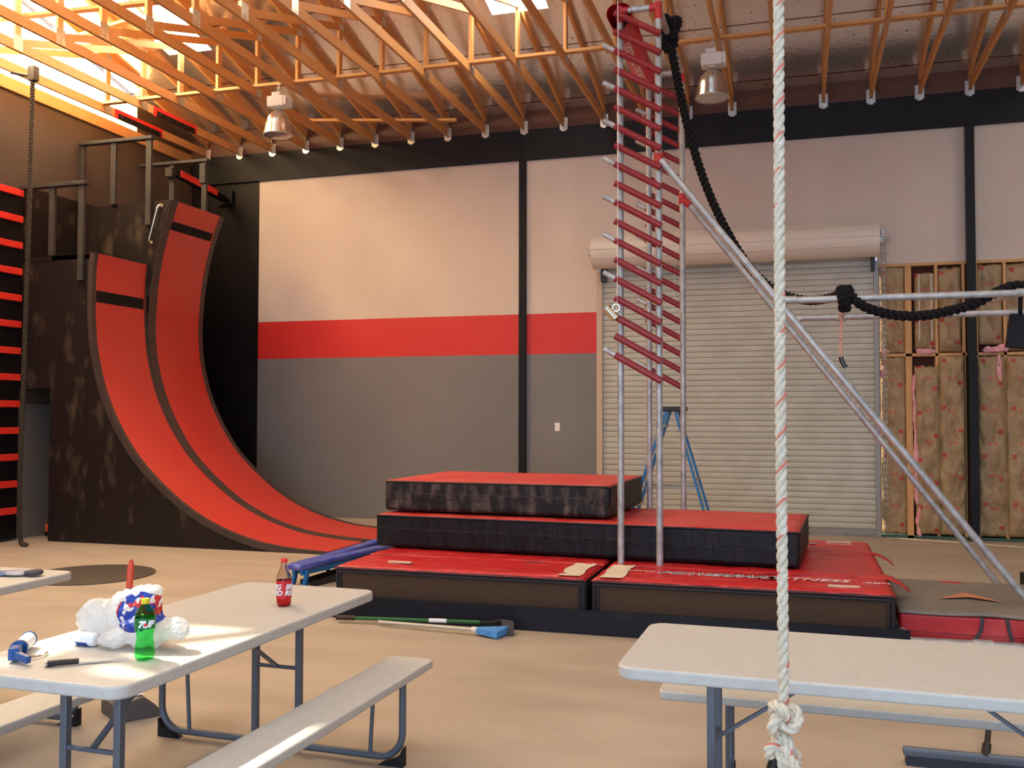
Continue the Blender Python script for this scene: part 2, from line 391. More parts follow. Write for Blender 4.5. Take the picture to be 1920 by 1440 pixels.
# ------------------------------------------------------------------ trusses
PY=[13.62,11.2,8.94,6.68,4.42,2.16,-.1]
CH=.118; TW=.038
def truss(k):
    x=-9.414+.61*k
    ordn=['first','second','third','fourth','fifth','sixth','seventh','eighth','ninth','tenth','eleventh','twelfth','thirteenth','fourteenth','fifteenth','sixteenth','seventeenth','eighteenth','nineteenth','twentieth','twenty-first','twenty-second','twenty-third'][k]
    extra={0:' carrying a bolted red plate',1:', carrying a bolted red plate'}.get(k,'')
    return x,('wooden roof truss, %s from the left wall'%ordn)+extra
def truss_proto():
    t=thing('roof_truss','','roof truss',(0,0,5.90),group='wooden roof trusses')
    z0=5.90
    mb('truss_wood').beam((0,PY[0],CH/2),(0,PY[-1],CH/2),TW,CH).build('bottom_chord',t)
    tz=lambda y: roofz(y)-z0-.055
    mb('truss_wood').beam((0,PY[0],tz(PY[0])),(0,PY[-1],tz(PY[-1])),TW,.115).build('top_chord',t)
    for i,y in enumerate(PY[1:]):
        mb('truss_wood').box(-TW/2,TW/2,y-.045,y+.045,CH-.01,tz(y)-.03).build('web_post',t)
        if i+2<len(PY): mb('truss_wood').beam((0,y-.03,tz(y)-.02),(0,PY[i+2]+.03,CH-.01),TW-.004,.085).build('diagonal_web',t)
    for y in PY[1:]:
        mb('galv_zinc').box(-TW/2-.003,TW/2+.003,y-.07,y+.07,.004,CH+.07 if y==PY[2] else CH-.01).build('nail_plate',t)
        mb('galv_zinc').box(-TW/2-.003,TW/2+.003,y-.06,y+.06,tz(y)-.06,tz(y)+.02).build('nail_plate',t)
    h=mb('galv_zinc'); yh=13.615
    for s in (-1,1): h.box(s*.021-.0015,s*.021+.0015,yh-.075,yh,-.012,.17)
    h.box(-.021,.021,yh-.075,yh,-.015,-.012)
    for s in (-1,1): h.box(min(s*.02,s*.058),max(s*.02,s*.058),yh-.004,yh,-.055,.13)
    h.box(-.03,.03,yh-.006,yh,-.075,-.014)
    h.build('joist_hanger',t,bevel=.001,seg=1)
    return t
tp=truss_proto()
TR={}
for k in range(0,23):
    x,lab=truss(k)
    t=tp if k==0 else dup(tp,(x,0,5.90))
    t.location=(x,0,5.90); t['label']=lab; TR[k]=t
# bolted red/black plates on the first two trusses
for k,(ya,yb) in {0:(11.34,12.40),1:(11.40,12.40)}.items():
    p=mb('red_paintwood').box(.019,.032,ya,yb,-.02,.12).build('red_plate',TR[k])
    p2=mb('paint_black').box(.032,.042,ya+.06,yb-.05,-.022,.06).build('black_plate',TR[k])
    bb=mb('chrome')
    for i in range(5):
        y=ya+.12+i*(yb-ya-.22)/4; bb.tube([(.04,y,.025),(.048,y,.025)],.009,8)
    bb.build('bolt_heads',p2)
# long bracing members running across the trusses
def brace(label,pts,w,h,name='roof_brace',up=(0,0,1)):
    o=mb('truss_wood').beam(pts[0],pts[1],w,h,up).build(name); tag(o,label,'roof brace'); return o
brace('long pale timber brace lying across the bottom chords, left run',((-9.45,11.12,6.02),(-1.9,11.12,6.02)),.088,.036)
brace('long pale timber brace lying across the bottom chords, right run',((-2.2,11.21,6.02),(4.3,11.21,6.02)),.088,.036)
segs=[((-9.3,9.0,6.35),(-6.9,9.25,6.4)),((-7.1,9.1,6.42),(-4.9,9.3,6.36)),((-9.3,10.2,6.55),(-8.1,10.0,6.6)),((-7.3,12.9,6.12),(-4.9,13.35,6.05))]
labs=['sloping timber brace among the brightest trusses near the left wall','timber brace crossing the upper webs over the second high bay lamp bay','short timber brace below the left skylight','loose thin timber strip hanging low between trusses above the left lamp']
for s_,l_ in zip(segs,labs): brace(l_,s_,.09,.038)

# ------------------------------------------------------------------ roll-up door
d=bpy.data.objects.new('door_1',None); COL.objects.link(d); struct(d,'beige steel roll-up door')
def curtain():
    b=mb('door_curtain'); x0,x1=-2.76,.99; per=.0805; n_=int(3.9/per); prof=[]
    for i in range(n_):
        z=.10+i*per
        prof+=[(0,z),(.013,z+.005),(.017,z+.02),(.018,z+.055),(.013,z+.0755),(0,z+.080)]
    prof.append((0,.10+n_*per))
    vs=[(x,WY-.01-y,z) for y,z in prof for x in (x0,x1)]
    fs=[(2*i,2*i+1,2*i+3,2*i+2) for i in range(len(prof)-1)]
    b.add(vs,fs,smooth=True); return b
c=curtain().build('curtain',d,smooth_ang=50)
mb('door_guide').box(-2.74,.97,WY-.04,WY+.0,.0,.10).box(.55,.93,WY-.055,WY-.04,.03,.075).build('bottom_bar',d)
mb('door_guide').box(.965,1.03,WY-.07,WY,0,3.70).build('guide_rail',d,bevel=.003)
g=mb('door_guide_beige').box(-2.82,-2.735,WY-.07,WY,0,3.70).build('guide_rail',d,bevel=.003); g['label']='beige painted guide rail'
h=mb('door_hood'); R0=.235; hc=(WY-.27,3.955)
prof=[(hc[0]+.0+R0*cos(a),hc[1]+R0*sin(a)) for a in [R(60+t*18) for t in range(0,13)]]
prof=[(WY-.02,hc[1]+R0*.93)]+prof+[(WY-.1,hc[1]-.2)]
for i,p in enumerate(prof): pass
prof_in=[(y+(.006 if y<WY-.03 else 0),z-.004) for y,z in prof]
n=len(prof)
vs=[(x,y,z) for x in (-2.82,1.02) for y,z in prof]
h.add(vs,[(i,i+1,n+i+1,n+i) for i in range(n-1)]+[tuple(range(n)),tuple(reversed(range(n,2*n)))])
for a in (118,148,178,208): h.tube([(-2.82,hc[0]+R0*cos(R(a)),hc[1]+R0*sin(R(a))),(1.02,hc[0]+R0*cos(R(a)),hc[1]+R0*sin(R(a)))],.007,6)
h.build('hood',d,smooth_ang=20)
br=mb('ladder_dark').box(.93,.975,WY-.16,WY-.07,3.56,3.76).box(-2.74,-2.66,WY-.16,WY-.07,3.55,3.76).build('bracket',d)
mb('galv').box(1.02,1.07,WY-.3,WY-.22,3.9,4.0).tube([(1.02,WY-.27,3.955),(1.16,WY-.27,3.955)],.02,10).box(1.05,1.09,WY-.32,WY-.2,3.97,4.08).tube([(-2.82,WY-.27,3.93),(-2.90,WY-.27,3.93)],.015,8).tube([(-2.86,WY-.27,3.93),(-2.87,WY-.27,3.93)],.035,10).build('axle',d)
# hanging chain
ch=mb('galv_zinc')
for (cx,cz0) in ((1.065,.42),(1.10,.42)):
    k=0; z=3.9
    while z>cz0:
        rot=(k%2)*pi/2; pts=[V((cx+.013*cos(t)*cos(rot), WY-.2+.013*cos(t)*sin(rot), z+.026*sin(t))) for t in [2*pi*i/8 for i in range(8)]]
        ch.tube(pts,.0048,4,closed=True); z-=.042; k+=1
ch.build('hoist_chain',d)
mb('floor_gap_glow').box(1.04,1.12,WY+.02,WY+.03,.0,.03).build('daylight_gap',d)

# stud wall and insulation to the right of the door
SI=WY  # face of studs
tr=7
def stud(x0,x1,z0,z1,lab=None,mt='stud_wood'):
    global tr
    o=mb(mt).box(x0,x1,WY-.005,WY+.14,z0,z1).build('trim_%d'%tr,bevel=.002,seg=1); tr+=1; return struct(o,lab)
stud(1.36,1.44,0,3.62,'doubled timber stud beside the roll-up door')
for x0 in (1.725,2.055,2.205,2.545,2.93,3.32,3.71): stud(x0,x0+.038,.04,3.62,'timber wall stud')
for x in (4.1,4.5,4.9): stud(x,x+.038,.04,3.62,'timber wall stud')
stud(1.03,5.0,3.62,3.66,'timber top plate over the insulation'); stud(1.03,5.0,2.41,2.45,'horizontal timber blocking between studs')
stud(1.03,2.1,0,.04,'green treated sill plate','sill_green'); stud(2.2,5.0,0,.04,'green treated sill plate right of the black post','sill_green')
def batt(x0,x1,z0,z1,lab,seed,bulge=.035,sag=0,yb=WY+.03):
    b=mb('kraft_paper'); w=x1-x0; hgt=z1-z0; cx=(x0+x1)/2
    def fn(u,v):
        e=min(u,1-u)*2; ez=min(v,1-v)*hgt/.12
        q=V((u*w*6+seed*7.3,v*hgt*3,seed))
        wr=NZ.noise(q)*.045+NZ.noise(q*2.7)*.02+abs(NZ.noise(V((u*w*5+v*hgt*3,v*hgt*1.6,seed*3.1))))*.06
        dd=bulge*min(1,e*2.2)**.5*min(1,ez)**.6+wr*min(1,e*5)
        top=NZ.noise(V((u*5,seed,1)))*.02*(1 if v>.98 else 0)
        return ((u-.5)*w+sag*v*(1-v)*.1, -dd, v*hgt+top-hgt/2)
    b.grid(26,int(hgt*34),fn)
    o=b.build('insulation_batt',loc=(cx,yb,(z0+z1)/2)); o.modifiers.new('s','SOLIDIFY').thickness=.01
    tag(o,lab,'insulation','kraft-faced insulation batts between the studs')
    pr=mb('paint_red')
    k=0; z=z0+.35
    while z<z1-.15:
        T=M.Translation((-.055,-bulge-.075,z-(z0+z1)/2))@M.Rotation(pi/2,4,'X')
        pr.text('R-19',.05,T,off=.0006); z+=.42; k+=1
    if k: pr.build('printing',o)
    return o
batt(1.045,1.355,.05,2.40,'lower narrow strip of brown insulation beside the roll-up door rail',1,.01)
batt(1.045,1.355,2.46,3.61,'upper narrow strip of insulation behind the hanging chain',2,.01)
batt(1.475,1.735,2.50,3.52,'upper insulation batt with two tape stripes, right of the doubled stud',3)
batt(1.765,2.05,2.46,3.58,'upper insulation batt just left of the black steel post',4)
batt(1.465,1.775,.06,2.28,'lower creased batt with torn pink edge right of the doubled stud',5,.06,0,WY+.0)
batt(1.755,2.085,.06,2.42,'lower tall smooth batt just left of the black steel post',6,.05,0,WY+.0)
batt(2.245,2.54,2.55,3.60,'upper insulation batt just right of the black steel post',7)
batt(2.585,2.92,2.47,3.60,'upper batt behind the dark hanging bag at the photo edge',8)
batt(2.225,2.56,.06,2.40,'lower insulation batt with pink tuft just right of the black steel post',9,.05,0,WY+.0)
batt(2.56,2.93,.06,2.40,'lower insulation batt at the right edge of the photo',10,.05,0,WY+.0)
for i,x in enumerate((2.975,3.365,3.755)):
    batt(x,x+.34,2.47,3.6,'upper insulation batt beyond the frame',11+i); batt(x-.02,x+.36,.06,2.4,'lower insulation batt beyond the frame',14+i,.05)
def fluff(pts,r,lab,seed):
    bm=bmesh.new()
    for (p,s) in pts:
        g=bmesh.ops.create_icosphere(bm,subdivisions=3,radius=1,matrix=M.Translation(p)@M.Diagonal((*s,1)))
    for v in bm.verts: v.co+=v.normal*NZ.noise(v.co*22+V((seed,0,0)))*r
    me=bpy.data.meshes.new('pink_fluff'); bm.to_mesh(me); bm.free(); me.materials.append(MATS['fluff_pink'])
    for p in me.polygons: p.use_smooth=True
    o=bpy.data.objects.new('pink_fluff',me); COL.objects.link(o); return tag(o,lab,'insulation fluff')
fluff([((1.475,WY-.02,.95),(.035,.03,.55)),((1.46,WY-.02,1.8),(.022,.02,.4)),((1.53,WY-.03,.28),(.07,.03,.17)),((1.50,WY-.02,.12),(.03,.03,.1))],.03,'torn pink insulation edge hanging beside the doubled stud',3)
fluff([((1.62,WY-.01,2.47),(.12,.03,.04)),((1.55,WY-.01,2.49),(.05,.03,.03))],.03,'pink insulation fluff on the blocking under the taped batt',5)
fluff([((2.42,WY-.02,2.48),(.14,.04,.045)),((2.53,WY-.03,2.5),(.06,.04,.05)),((2.48,WY-.05,2.22),(.03,.02,.2)),((2.47,WY-.05,2.02),(.05,.02,.05))],.03,'pink insulation tuft drooping right of the black post',8)
fluff([((1.10,WY-.0,2.48),(.06,.02,.04)),((1.08,WY,2.2),(.035,.02,.09))],.03,'pink fluff behind the chain beside the door rail',9)
for x in (1.53,1.68): 
    tag(mb('door_guide_beige').box(x-.012,x+.012,WY-.045,WY-.043,2.62,3.5).build('tape_stripe'),'pale tape stripe down the upper batt, %s one'%('left' if x<1.6 else 'right'),'tape')

# light switch
s_=thing('light_switch','small white light switch plate on the grey wall right of the black post','light switch',(-3.424,WY,1.447))
mb('switch_white').box(-.037,.037,-.007,0,-.06,.06).build('plate',s_,bevel=.002); mb('lamp_white').box(-.01,.01,-.014,-.007,-.02,.02).build('toggle',s_,bevel=.002)

# ------------------------------------------------------------------ warped wall
NEAR=[(-8.545,3.67),(-8.57,3.45),(-8.575,3.2),(-8.57,2.85),(-8.52,2.42),(-8.385,1.94),(-8.18,1.52),(-7.895,1.12),(-7.55,.79),(-7.12,.48),(-6.68,.265),(-6.2,.12),(-5.75,.055),(-5.28,.025)]
FAR=[(-8.20,4.56),(-8.33,4.2),(-8.43,3.85),(-8.50,3.48),(-8.535,3.1),(-8.545,2.8),(-8.50,2.38),(-8.375,1.93),(-8.17,1.51),(-7.89,1.11),(-7.53,.77),(-7.10,.46),(-6.62,.24),(-6.15,.11),(-5.7,.055),(-5.25,.025)]
def smooth(pts,n=5):
    out=[]
    P=[V((p[0],p[1])) for p in pts]
    for i in range(len(P)-1):
        p0=P[max(i-1,0)];p1=P[i];p2=P[i+1];p3=P[min(i+2,len(P)-1)]
        for j in range(n):
            t=j/n; out.append(.5*((2*p1)+(-p0+p2)*t+(2*p0-5*p1+4*p2-p3)*t*t+(-p0+3*p1-3*p2+p3)*t**3))
    out.append(P[-1]); return [(q.x,q.y) for q in out]
NS=smooth(NEAR); FS=smooth(FAR)
ww=thing('warped_wall','black and red curved warped wall with two lanes in the left corner','warped wall',(-8.0,11.1,0))
O=V((8.0,-11.1,0))
def W(b,name,parent=ww,**k):
    b.v=[tuple(V(p)+O) for p in b.v]; return b.build(name,parent,**k)
def ribbon(prof,y0,y1,t,m,off=0):
    b=mb(m); n=len(prof); nr=[]
    for i in range(n):
        a=V(prof[max(i-1,0)]); c=V(prof[min(i+1,n-1)]); d_=(c-a).normalized(); nr.append(V((-d_.y,d_.x)))
    # d_ goes downward/right; normal pointing to the open side
    if nr[0].x<0: nr=[-q for q in nr]
    out=[V(p)+q*off for p,q in zip(prof,nr)]; inn=[p-q*t for p,q in zip(out,nr)]
    vs=[(p.x,y0,p.y) for p in out]+[(p.x,y1,p.y) for p in out]+[(p.x,y0,p.y) for p in inn]+[(p.x,y1,p.y) for p in inn]
    fs=[]
    for i in range(n-1):
        fs+=[(i,i+1,n+i+1,n+i),(2*n+i,3*n+i,3*n+i+1,2*n+i+1),(i,2*n+i,2*n+i+1,i+1),(n+i,n+i+1,3*n+i+1,3*n+i)]
    fs+=[(0,n,3*n,2*n),(n-1,3*n-1,4*n-1,2*n-1)]
    b.add(vs,fs,smooth=True); return b
# side panel, near
W(mb('ply_black').prism([(-9.21,0),(-9.21,3.66)]+[(x-.012,z) for x,z in NS]+[(-5.28,0)],'y',10.0,10.045),'side_panel')
W(ribbon(NS,9.985,10.05,.075,'strip_dark',.004),'edge_trim')
W(ribbon(NS,10.05,10.995,.02,'lane_red'),'near_lane')
W(ribbon(NS[:1]+NS[1:],10.995,11.05,.02,'strip_dark',.004),'divider_trim')
W(ribbon(FS,11.05,11.20,.02,'strip_dark',.003),'divider_strip')
W(ribbon(FS,11.20,12.18,.02,'lane_red'),'far_lane')
W(ribbon(FS,12.18,12.28,.03,'strip_dark',.004),'edge_trim')
W(mb('ply_black_dark').prism([(-9.7,0),(-9.7,4.52)]+[(x-.02,z) for x,z in FS]+[(-5.25,0)],'y',12.24,12.27),'far_side_panel')
W(mb('ply_black').prism([(-9.7,3.60),(-9.7,4.53)]+[(x-.012,z) for x,z in FS if z>3.2]+[(-8.62,3.2),(-8.62,3.6)],'y',11.04,11.075),'tall_side_panel')
W(mb('ply_black').box(-9.735,-9.212,10.005,10.04,1.95,3.66),'upper_side_panel')
W(mb('ply_black').box(-9.742,-9.725,10.05,12.25,3.67,4.62),'wall_lining')
W(mb('ply_black').box(-9.72,-8.56,10.0,11.06,3.60,3.66),'near_deck')
W(mb('ply_black_dark').box(-9.72,-8.25,11.06,12.27,4.50,4.545),'tall_deck')
# grip slots
def seg_at(prof,z0,z1): return [p for p in smooth(prof,20) if z0<=p[1]<=z1]
W(ribbon(seg_at(NEAR,3.045,3.205),10.06,10.975,.006,'slot_black',.003),'grip_slot')
W(ribbon(seg_at(FAR,4.17,4.31),11.205,12.15,.006,'slot_black',.003),'grip_slot')
# grab bar on the tall side panel
gb=mb('chrome').tube([V(p) for p in ((-8.365,11.04,4.485),(-8.368,11.01,4.48),(-8.378,10.993,4.46),(-8.395,10.99,4.42),(-8.51,10.99,4.03),(-8.518,10.993,4.0),(-8.522,11.01,3.985),(-8.522,11.04,3.98))],.016,12)
for z,x in ((4.485,-8.365),(3.98,-8.522)): gb.tube([(x,11.035,z),(x,11.04,z)],.035,14)
W(gb,'grab_bar')
def rail(posts,y,ztop,x0,x1,base,nm):
    for px,zb_ in posts: W(mb('rail_grey').box(px-.042,px+.042,y-.022,y+.022,zb_,ztop-.02),'railing_post',bevel=.003)
    W(mb('rail_grey').box(x0,x1,y-.05,y+.05,ztop-.035,ztop+.01),'railing_top',bevel=.004)
rail([(-8.745,3.32),(-9.20,3.66)],9.975,4.58,-9.70,-8.67,3.66,'n')
rail([(-8.545,4.22),(-9.125,4.54),(-9.66,3.9)],11.015,5.44,-9.70,-8.48,4.54,'f')
rail([(-8.56,4.54),(-9.13,4.54)],12.31,5.46,-9.70,-8.49,4.54,'b')
W(mb('rail_grey').box(-8.62,-8.52,12.26,12.285,5.1,5.4).box(-9.18,-9.06,12.2,12.29,5.22,5.36),'railing_block',bevel=.003)
# cliffhanger ledge
cl=thing('grip_ledge','black hand ledge capped with red, bracketed between railing and back wall','ledge',(-9.1,13.0,5.2))
mb('paint_black').beam((.02,-.75,.10),(.02,.62,-.02),.09,.09).build('ledge_beam',cl,bevel=.004)
mb('strip_red').beam((.075,-.62,.10),(.075,.33,.02),.02,.10).build('red_cap',cl,bevel=.003)
mb('paint_black').box(-.12,.18,.60,.66,-.12,-.09).box(.13,.17,.60,.66,-.12,.12).build('wall_bracket',cl)
tag(mb('orange_plastic').box(-.03,.03,-.04,.04,.06,.16).build('orange_block',loc=(-9.60,10.45,0)),'small orange block on a black base at the left wall beside the black ramp panel','block')
o=bpy.data.objects['orange_block']; mb('foot_black').box(-.03,.03,-.05,.05,0,.06).build('base',o)

# ------------------------------------------------------------------ left climbing board
cb=thing('climbing_board','tall black board with red horizontal rungs on the left wall','climbing board',(WX,9.0,0))
mb('paint_black').box(0.002,.085,-2.4,.955,.03,4.5).build('backing_board',cb)
for i in range(13):
    z=.385+i*.3415
    mb('strip_red').box(.085,.125,-2.4,.94,z-.043,z+.043).build('rung',cb,bevel=.006)
# left hanging rope
def rope(path,R_,strand_mats,turns_per_m,n=7,steps_per_m=60,tracer=None,fr=.52,flat=None):
    pts=[V(p) for p in path]
    L_=[0]
    for i in range(1,len(pts)): L_.append(L_[-1]+(pts[i]-pts[i-1]).length)
    tot=L_[-1]; K=max(8,int(tot*steps_per_m)); C=[]; j=0
    for i in range(K+1):
        s=tot*i/K
        while j<len(pts)-2 and L_[j+1]<s: j+=1
        t=(s-L_[j])/max(1e-9,L_[j+1]-L_[j]); C.append(pts[j].lerp(pts[j+1],min(1,t)))
    b=MB(); N_=None; fr_=[]
    for i,p in enumerate(C):
        t=(C[min(i+1,K)]-C[max(i-1,0)]).normalized()
        if N_ is None: q=V((0,1,0)) if abs(t.y)<.9 else V((1,0,0)); N_=(q-t*q.dot(t)).normalized()
        else: N_=(N_-t*N_.dot(t)).normalized()
        fr_.append((p,N_.copy(),t.cross(N_)))
    rs=R_*fr
    for k in range(3):
        rings=[]
        for i,(p,a,c) in enumerate(fr_):
            ph=2*pi*(turns_per_m*tot*i/K+k/3); ctr=p+(a*cos(ph)+c*sin(ph))*(R_-rs)
            er=a*cos(ph)+c*sin(ph); et=-a*sin(ph)+c*cos(ph)
            rings+= [ctr+er*cos(2*pi*q/n)*rs+et*sin(2*pi*q/n)*rs*1.12 for q in range(n)]
        fs=[];mi=[]
        b.use(strand_mats); base=b.cur
        if tracer: b.use(tracer); tc_=b.cur
        for i in range(K):
            for q in range(n):
                fs.append((i*n+q,i*n+(q+1)%n,(i+1)*n+(q+1)%n,(i+1)*n+q))
                mi.append(tc_ if (tracer and k==0 and q in (0,1) and (i%11)<6) else base)
        fs+= [tuple(reversed(range(n))),tuple(range(K*n,K*n+n))]; mi+=[base,base]
        b.add(rings,fs,None,True,mi)
    return b
def bez(pts,n=12):
    P=[V(p) for p in pts]; out=[]
    for i in range(len(P)-1):
        p0=P[max(i-1,0)];p1=P[i];p2=P[i+1];p3=P[min(i+2,len(P)-1)]
        for j in range(n):
            t=j/n; out.append(.5*((2*p1)+(-p0+p2)*t+(2*p0-5*p1+4*p2-p3)*t*t+(-p0+3*p1-3*p2+p3)*t**3))
    out.append(P[-1]); return out
lr=thing('climbing_rope','dark climbing rope hanging beside the black and red board at far left','rope',(-9.2,9.5,0))
rope(bez([(.15,-.05,5.82),(.12,-.04,4),(.08,-.03,2.5),(.02,.0,.8),(.0,.02,.3),(.02,.03,.06),(.09,.0,.028),(.16,-.02,.028)]),.032,'rope_left',9,n=6,steps_per_m=45,fr=.5).build('rope_body',lr)
mb('gun_blue').use('ladder_dark').box(.10,.2,-.09,.0,5.74,5.92).tube([(.12,-.05,5.8),(-.12,-.12,5.85)],.02,8).build('top_clamp',lr,bevel=.005)

# ------------------------------------------------------------------ high bay lamps
def lamp(x,y,label):
    t=thing('high_bay_lamp',label,'lamp',(x,y,5.24),group='high bay lamps hanging from the trusses')
    rp=[(.05,.34),(.062,.315),(.10,.285),(.135,.235),(.158,.17),(.172,.09),(.182,.03),(.190,.0)]
    mb('lamp_alu').lathe([(a,z) for a,z in rp]+[(a-.004,z-.0) for a,z in reversed(rp)],cap=False).build('reflector',t)
    mb('galv_zinc').lathe([(.190,.006),(.194,0),(.190,-.008),(.182,-.006)],cap=False).build('rim',t)
    mb('lamp_lens').lathe([(.183,0),(.14,-.018),(.08,-.03),(.001,-.034)],cap=False).build('lens',t)
    mb('lamp_white').box(-.12,.12,-.09,.09,.36,.50).box(-.07,.05,-.06,.06,.50,.56).build('ballast_box',t,bevel=.012,seg=3)
    f=mb('lamp_white')
    for i in range(5): f.box(.12+.004,.155,-.09+i*.04,-.09+i*.04+.012,.37,.49)
    f.build('cooling_fins',t)
    mb('lamp_white').tube([(0,0,.32),(0,0,.37)],.045,16).build('neck',t)
    hk=mb('galv_zinc'); z=.575; k=0
    while z<.66:
        rot=(k%2)*pi/2; hk.tube([V((.012*cos(a)*cos(rot),.012*cos(a)*sin(rot),z+.018*sin(a))) for a in [2*pi*i/8 for i in range(8)]],.003,5,closed=True); z+=.028; k+=1
    hk.beam((0,0,.655),(.075,0,.70),.02,.006).build('hook_chain',t)
    return t
L1=lamp(-6.45,10.85,'white-boxed high bay lamp with glass dome, the left one of two')
L2=dup(L1,(-.927,10.96,5.24),'white-boxed high bay lamp with glass dome, right of the tall red-runged frame')

# ------------------------------------------------------------------ salmon ladder rig
rig=thing('salmon_ladder','tall galvanized pipe frame with slanted red rungs rising from the mats','salmon ladder',(-1.24,8.5,0))
RO=V((1.24,-8.5,0))
def G(b,name,**k):
    b.v=[tuple(V(p)+RO) for p in b.v]; return b.build(name,rig,**k)
YA,YB=7.72,9.28; PR=.028
for (x,y,zt,zb_) in ((-1.40,YA,4.95,.41),(-1.085,YA,4.93,.41),(-1.40,YB,4.90,.0),(-1.075,YB,4.92,.0)):
    G(mb('galv').tube([(x,y,zb_),(x,y,zt)],PR,14),'upright_pole')
for y,x0,x1 in ((YA,-1.40,-1.085),(YB,-1.40,-1.075)):
    G(mb('galv').tube([(x0,y,4.965),(x1,y,4.965)],PR,12),'top_pipe')
    for x in (x0,x1):
        G(mb('fitting_red').tube([(x,y,4.86),(x,y,5.0)],.032,14).tube([(x,y,4.965),(x+(.07 if x==x0 else -.07),y,4.965)],.032,14),'fitting')
G(mb('galv').tube([(-1.085,YA,4.96),(-1.075,YB,4.96)],PR,12),'depth_pipe')
G(mb('galv').tube([(-1.40,YA,4.96),(-1.40,YB,4.96)],PR,12),'depth_pipe')
sp=.1571
for y in (YA,YB):
    yo=y-.05 if y==YA else y+.05
    for k in range(19):
        zl=4.935-k*sp; 
        if y==YB: zl-=.02
        G(mb('rung_red').tube([(-1.435,yo,zl),(-1.06,yo,zl-.215)],.027,10),'rung')
        if k%2==0 and k>0:
            G(mb('galv').tube([(-1.53,yo,zl+.055),(-1.435,yo,zl)],.022,10),'tube_end')
# braces
def strut(a,b_): G(mb('galv').tube([a,b_],PR,14),'brace_pipe')
strut((-1.06,YA-.03,3.685),(1.60,YA-.03,.235)); strut((-1.04,YB,3.70),(1.74,YB,.03))
for p,q in (((-1.085,YA,3.70),(-1.02,YA,3.64)),((-1.075,YB,3.72),(-1.0,YB,3.65))):
    G(mb('fitting_red').tube([(p[0],p[1],p[2]-.05),(p[0],p[1],p[2]+.05)],.036,12).tube([p,(q[0],p[1]-.02,q[2])],.034,12),'fitting')
# horizontal pipes
G(mb('galv').tube([(-.09,YA,2.515),(2.9,YA,2.515)],PR,14),'horizontal_pipe')
G(mb('galv').tube([(-.05,YB,2.527),(3.1,YB,2.527)],PR,14),'horizontal_pipe')
for x,y in ((-.06,YA),(.36,YA),(1.57,YA),(-.02,YB),(.37,YB),(1.05,YB)):
    G(mb('galv').tube([(x-.045,y,2.52),(x+.045,y,2.52)],.031,14),'coupling')
G(mb('galv').tube([(.36,YA,2.50),(.37,YB,2.50)],.021,12),'cross_pipe')
G(mb('galv').tube([(1.53,YA,2.50),(1.06,YB,2.515)],.019,12),'cross_pipe')
G(mb('galv').tube([(3.0,YA,0),(3.0,YA,2.55)],PR,12),'upright_pole')
G(mb('galv').tube([(3.0,YB,0),(3.0,YB,2.55)],PR,12),'upright_pole')
# chin-up bar resting on the hooks
bar=thing('climbing_bar','grey pipe bar resting on the lower hooks between the two frames','bar',(-1.45,8.5,2.46))
mb('galv').tube([(-.02,-.86,-.0),(-.02,.78,.0)],.02,12).build('pipe',bar)
mb('chrome').tube([(-.05,-.86,.03),(.03,-.86,-.06)],.036,12).tube([V((.03+.03*cos(a),-.87,.03*sin(a)+.03)) for a in [i*pi/5 for i in range(10)]],.007,6,closed=True).build('clamp',bar)
w=mb('ink_white')
for i in range(7): w.tube([(.03,-.85,0),(.03+.05*sin(i*1.3),-.86,.05*cos(i*2.1)-.01)],.0022,4)
w.build('string_knot',bar)
tag(mb('ink_white').tube([(-1.405,YA-.075,5.02),(-1.40,YA-.075,4.5),(-1.415,YA-.07,2.53)],.0035,6).build('thin_cord'),'thin white cord hanging down the left front pole of the red-runged frame','cord')
tag(mb('ink_white').tube([(-1.13,YB+.25,4.9),(-1.15,YB+.25,3.8),(-1.2,YB+.22,2.5)],.0022,6).build('thin_cord'),'faint thin cord hanging between the rear poles of the red-runged frame','cord')
# red lettered pad round the left depth pipe
pad=thing('red_pad','red lettered sleeve pad wrapped on the top left pipe','pad',(-1.40,8.45,4.93))
pb=mb('pad_red'); 
def padfn(u,v):
    a=2*pi*u; rr=.112+.010*sin(3*a+5*v)+.006*NZ.noise(V((u*4,v*7,2)))
    return (rr*cos(a)*.9, -.78+1.5*v, rr*sin(a)-.02)
pb.grid(28,24,padfn); pb.build('sleeve',pad)
n_=V((.39,0,-.92)).normalized(); ex=V((0,-1,0)); ey=n_.cross(ex)
def padT(y,r_): 
    o_=n_*r_+V((-.012,y,-.02)); return M(((ex.x,ey.x,n_.x,o_.x),(ex.y,ey.y,n_.y,o_.y),(ex.z,ey.z,n_.z,o_.z),(0,0,0,1)))
w=mb('ink_white'); w.text('FAST STRONG STA',.088,padT(.62,.128),shear=.1)
w.text('RUSSELL',.088,padT(-.20,.128),shear=.1).build('lettering',pad)

# black rope: knot, slack and coil
brp=thing('black_rope','thick black rope knotted on the top pipe and draped down to the horizontal pipes','rope',(0,8.4,0))
main=bez([(-1.085,8.32,5.0),(-1.03,8.3,4.72),(-.93,8.35,4.20),(-.80,8.45,3.72),(-.62,8.5,3.28),(-.40,8.5,2.90),(-.18,8.4,2.68),(.05,8.2,2.57),(.25,7.95,2.555),(.36,7.76,2.59)])
seg2=bez([(.36,7.74,2.59),(.42,7.68,2.49),(.52,7.68,2.425),(.70,7.70,2.375),(.90,7.70,2.368),(1.08,7.72,2.40),(1.25,7.74,2.45),(1.40,7.76,2.53),(1.52,7.76,2.575),(1.66,7.76,2.55),(1.75,7.72,2.45)])
def loc(path,o): return [V(p)-V(o) for p in path]
rope(loc(main,(0,8.4,0)),.041,'rope_black',7,n=6,steps_per_m=55).build('hanging_run',brp)
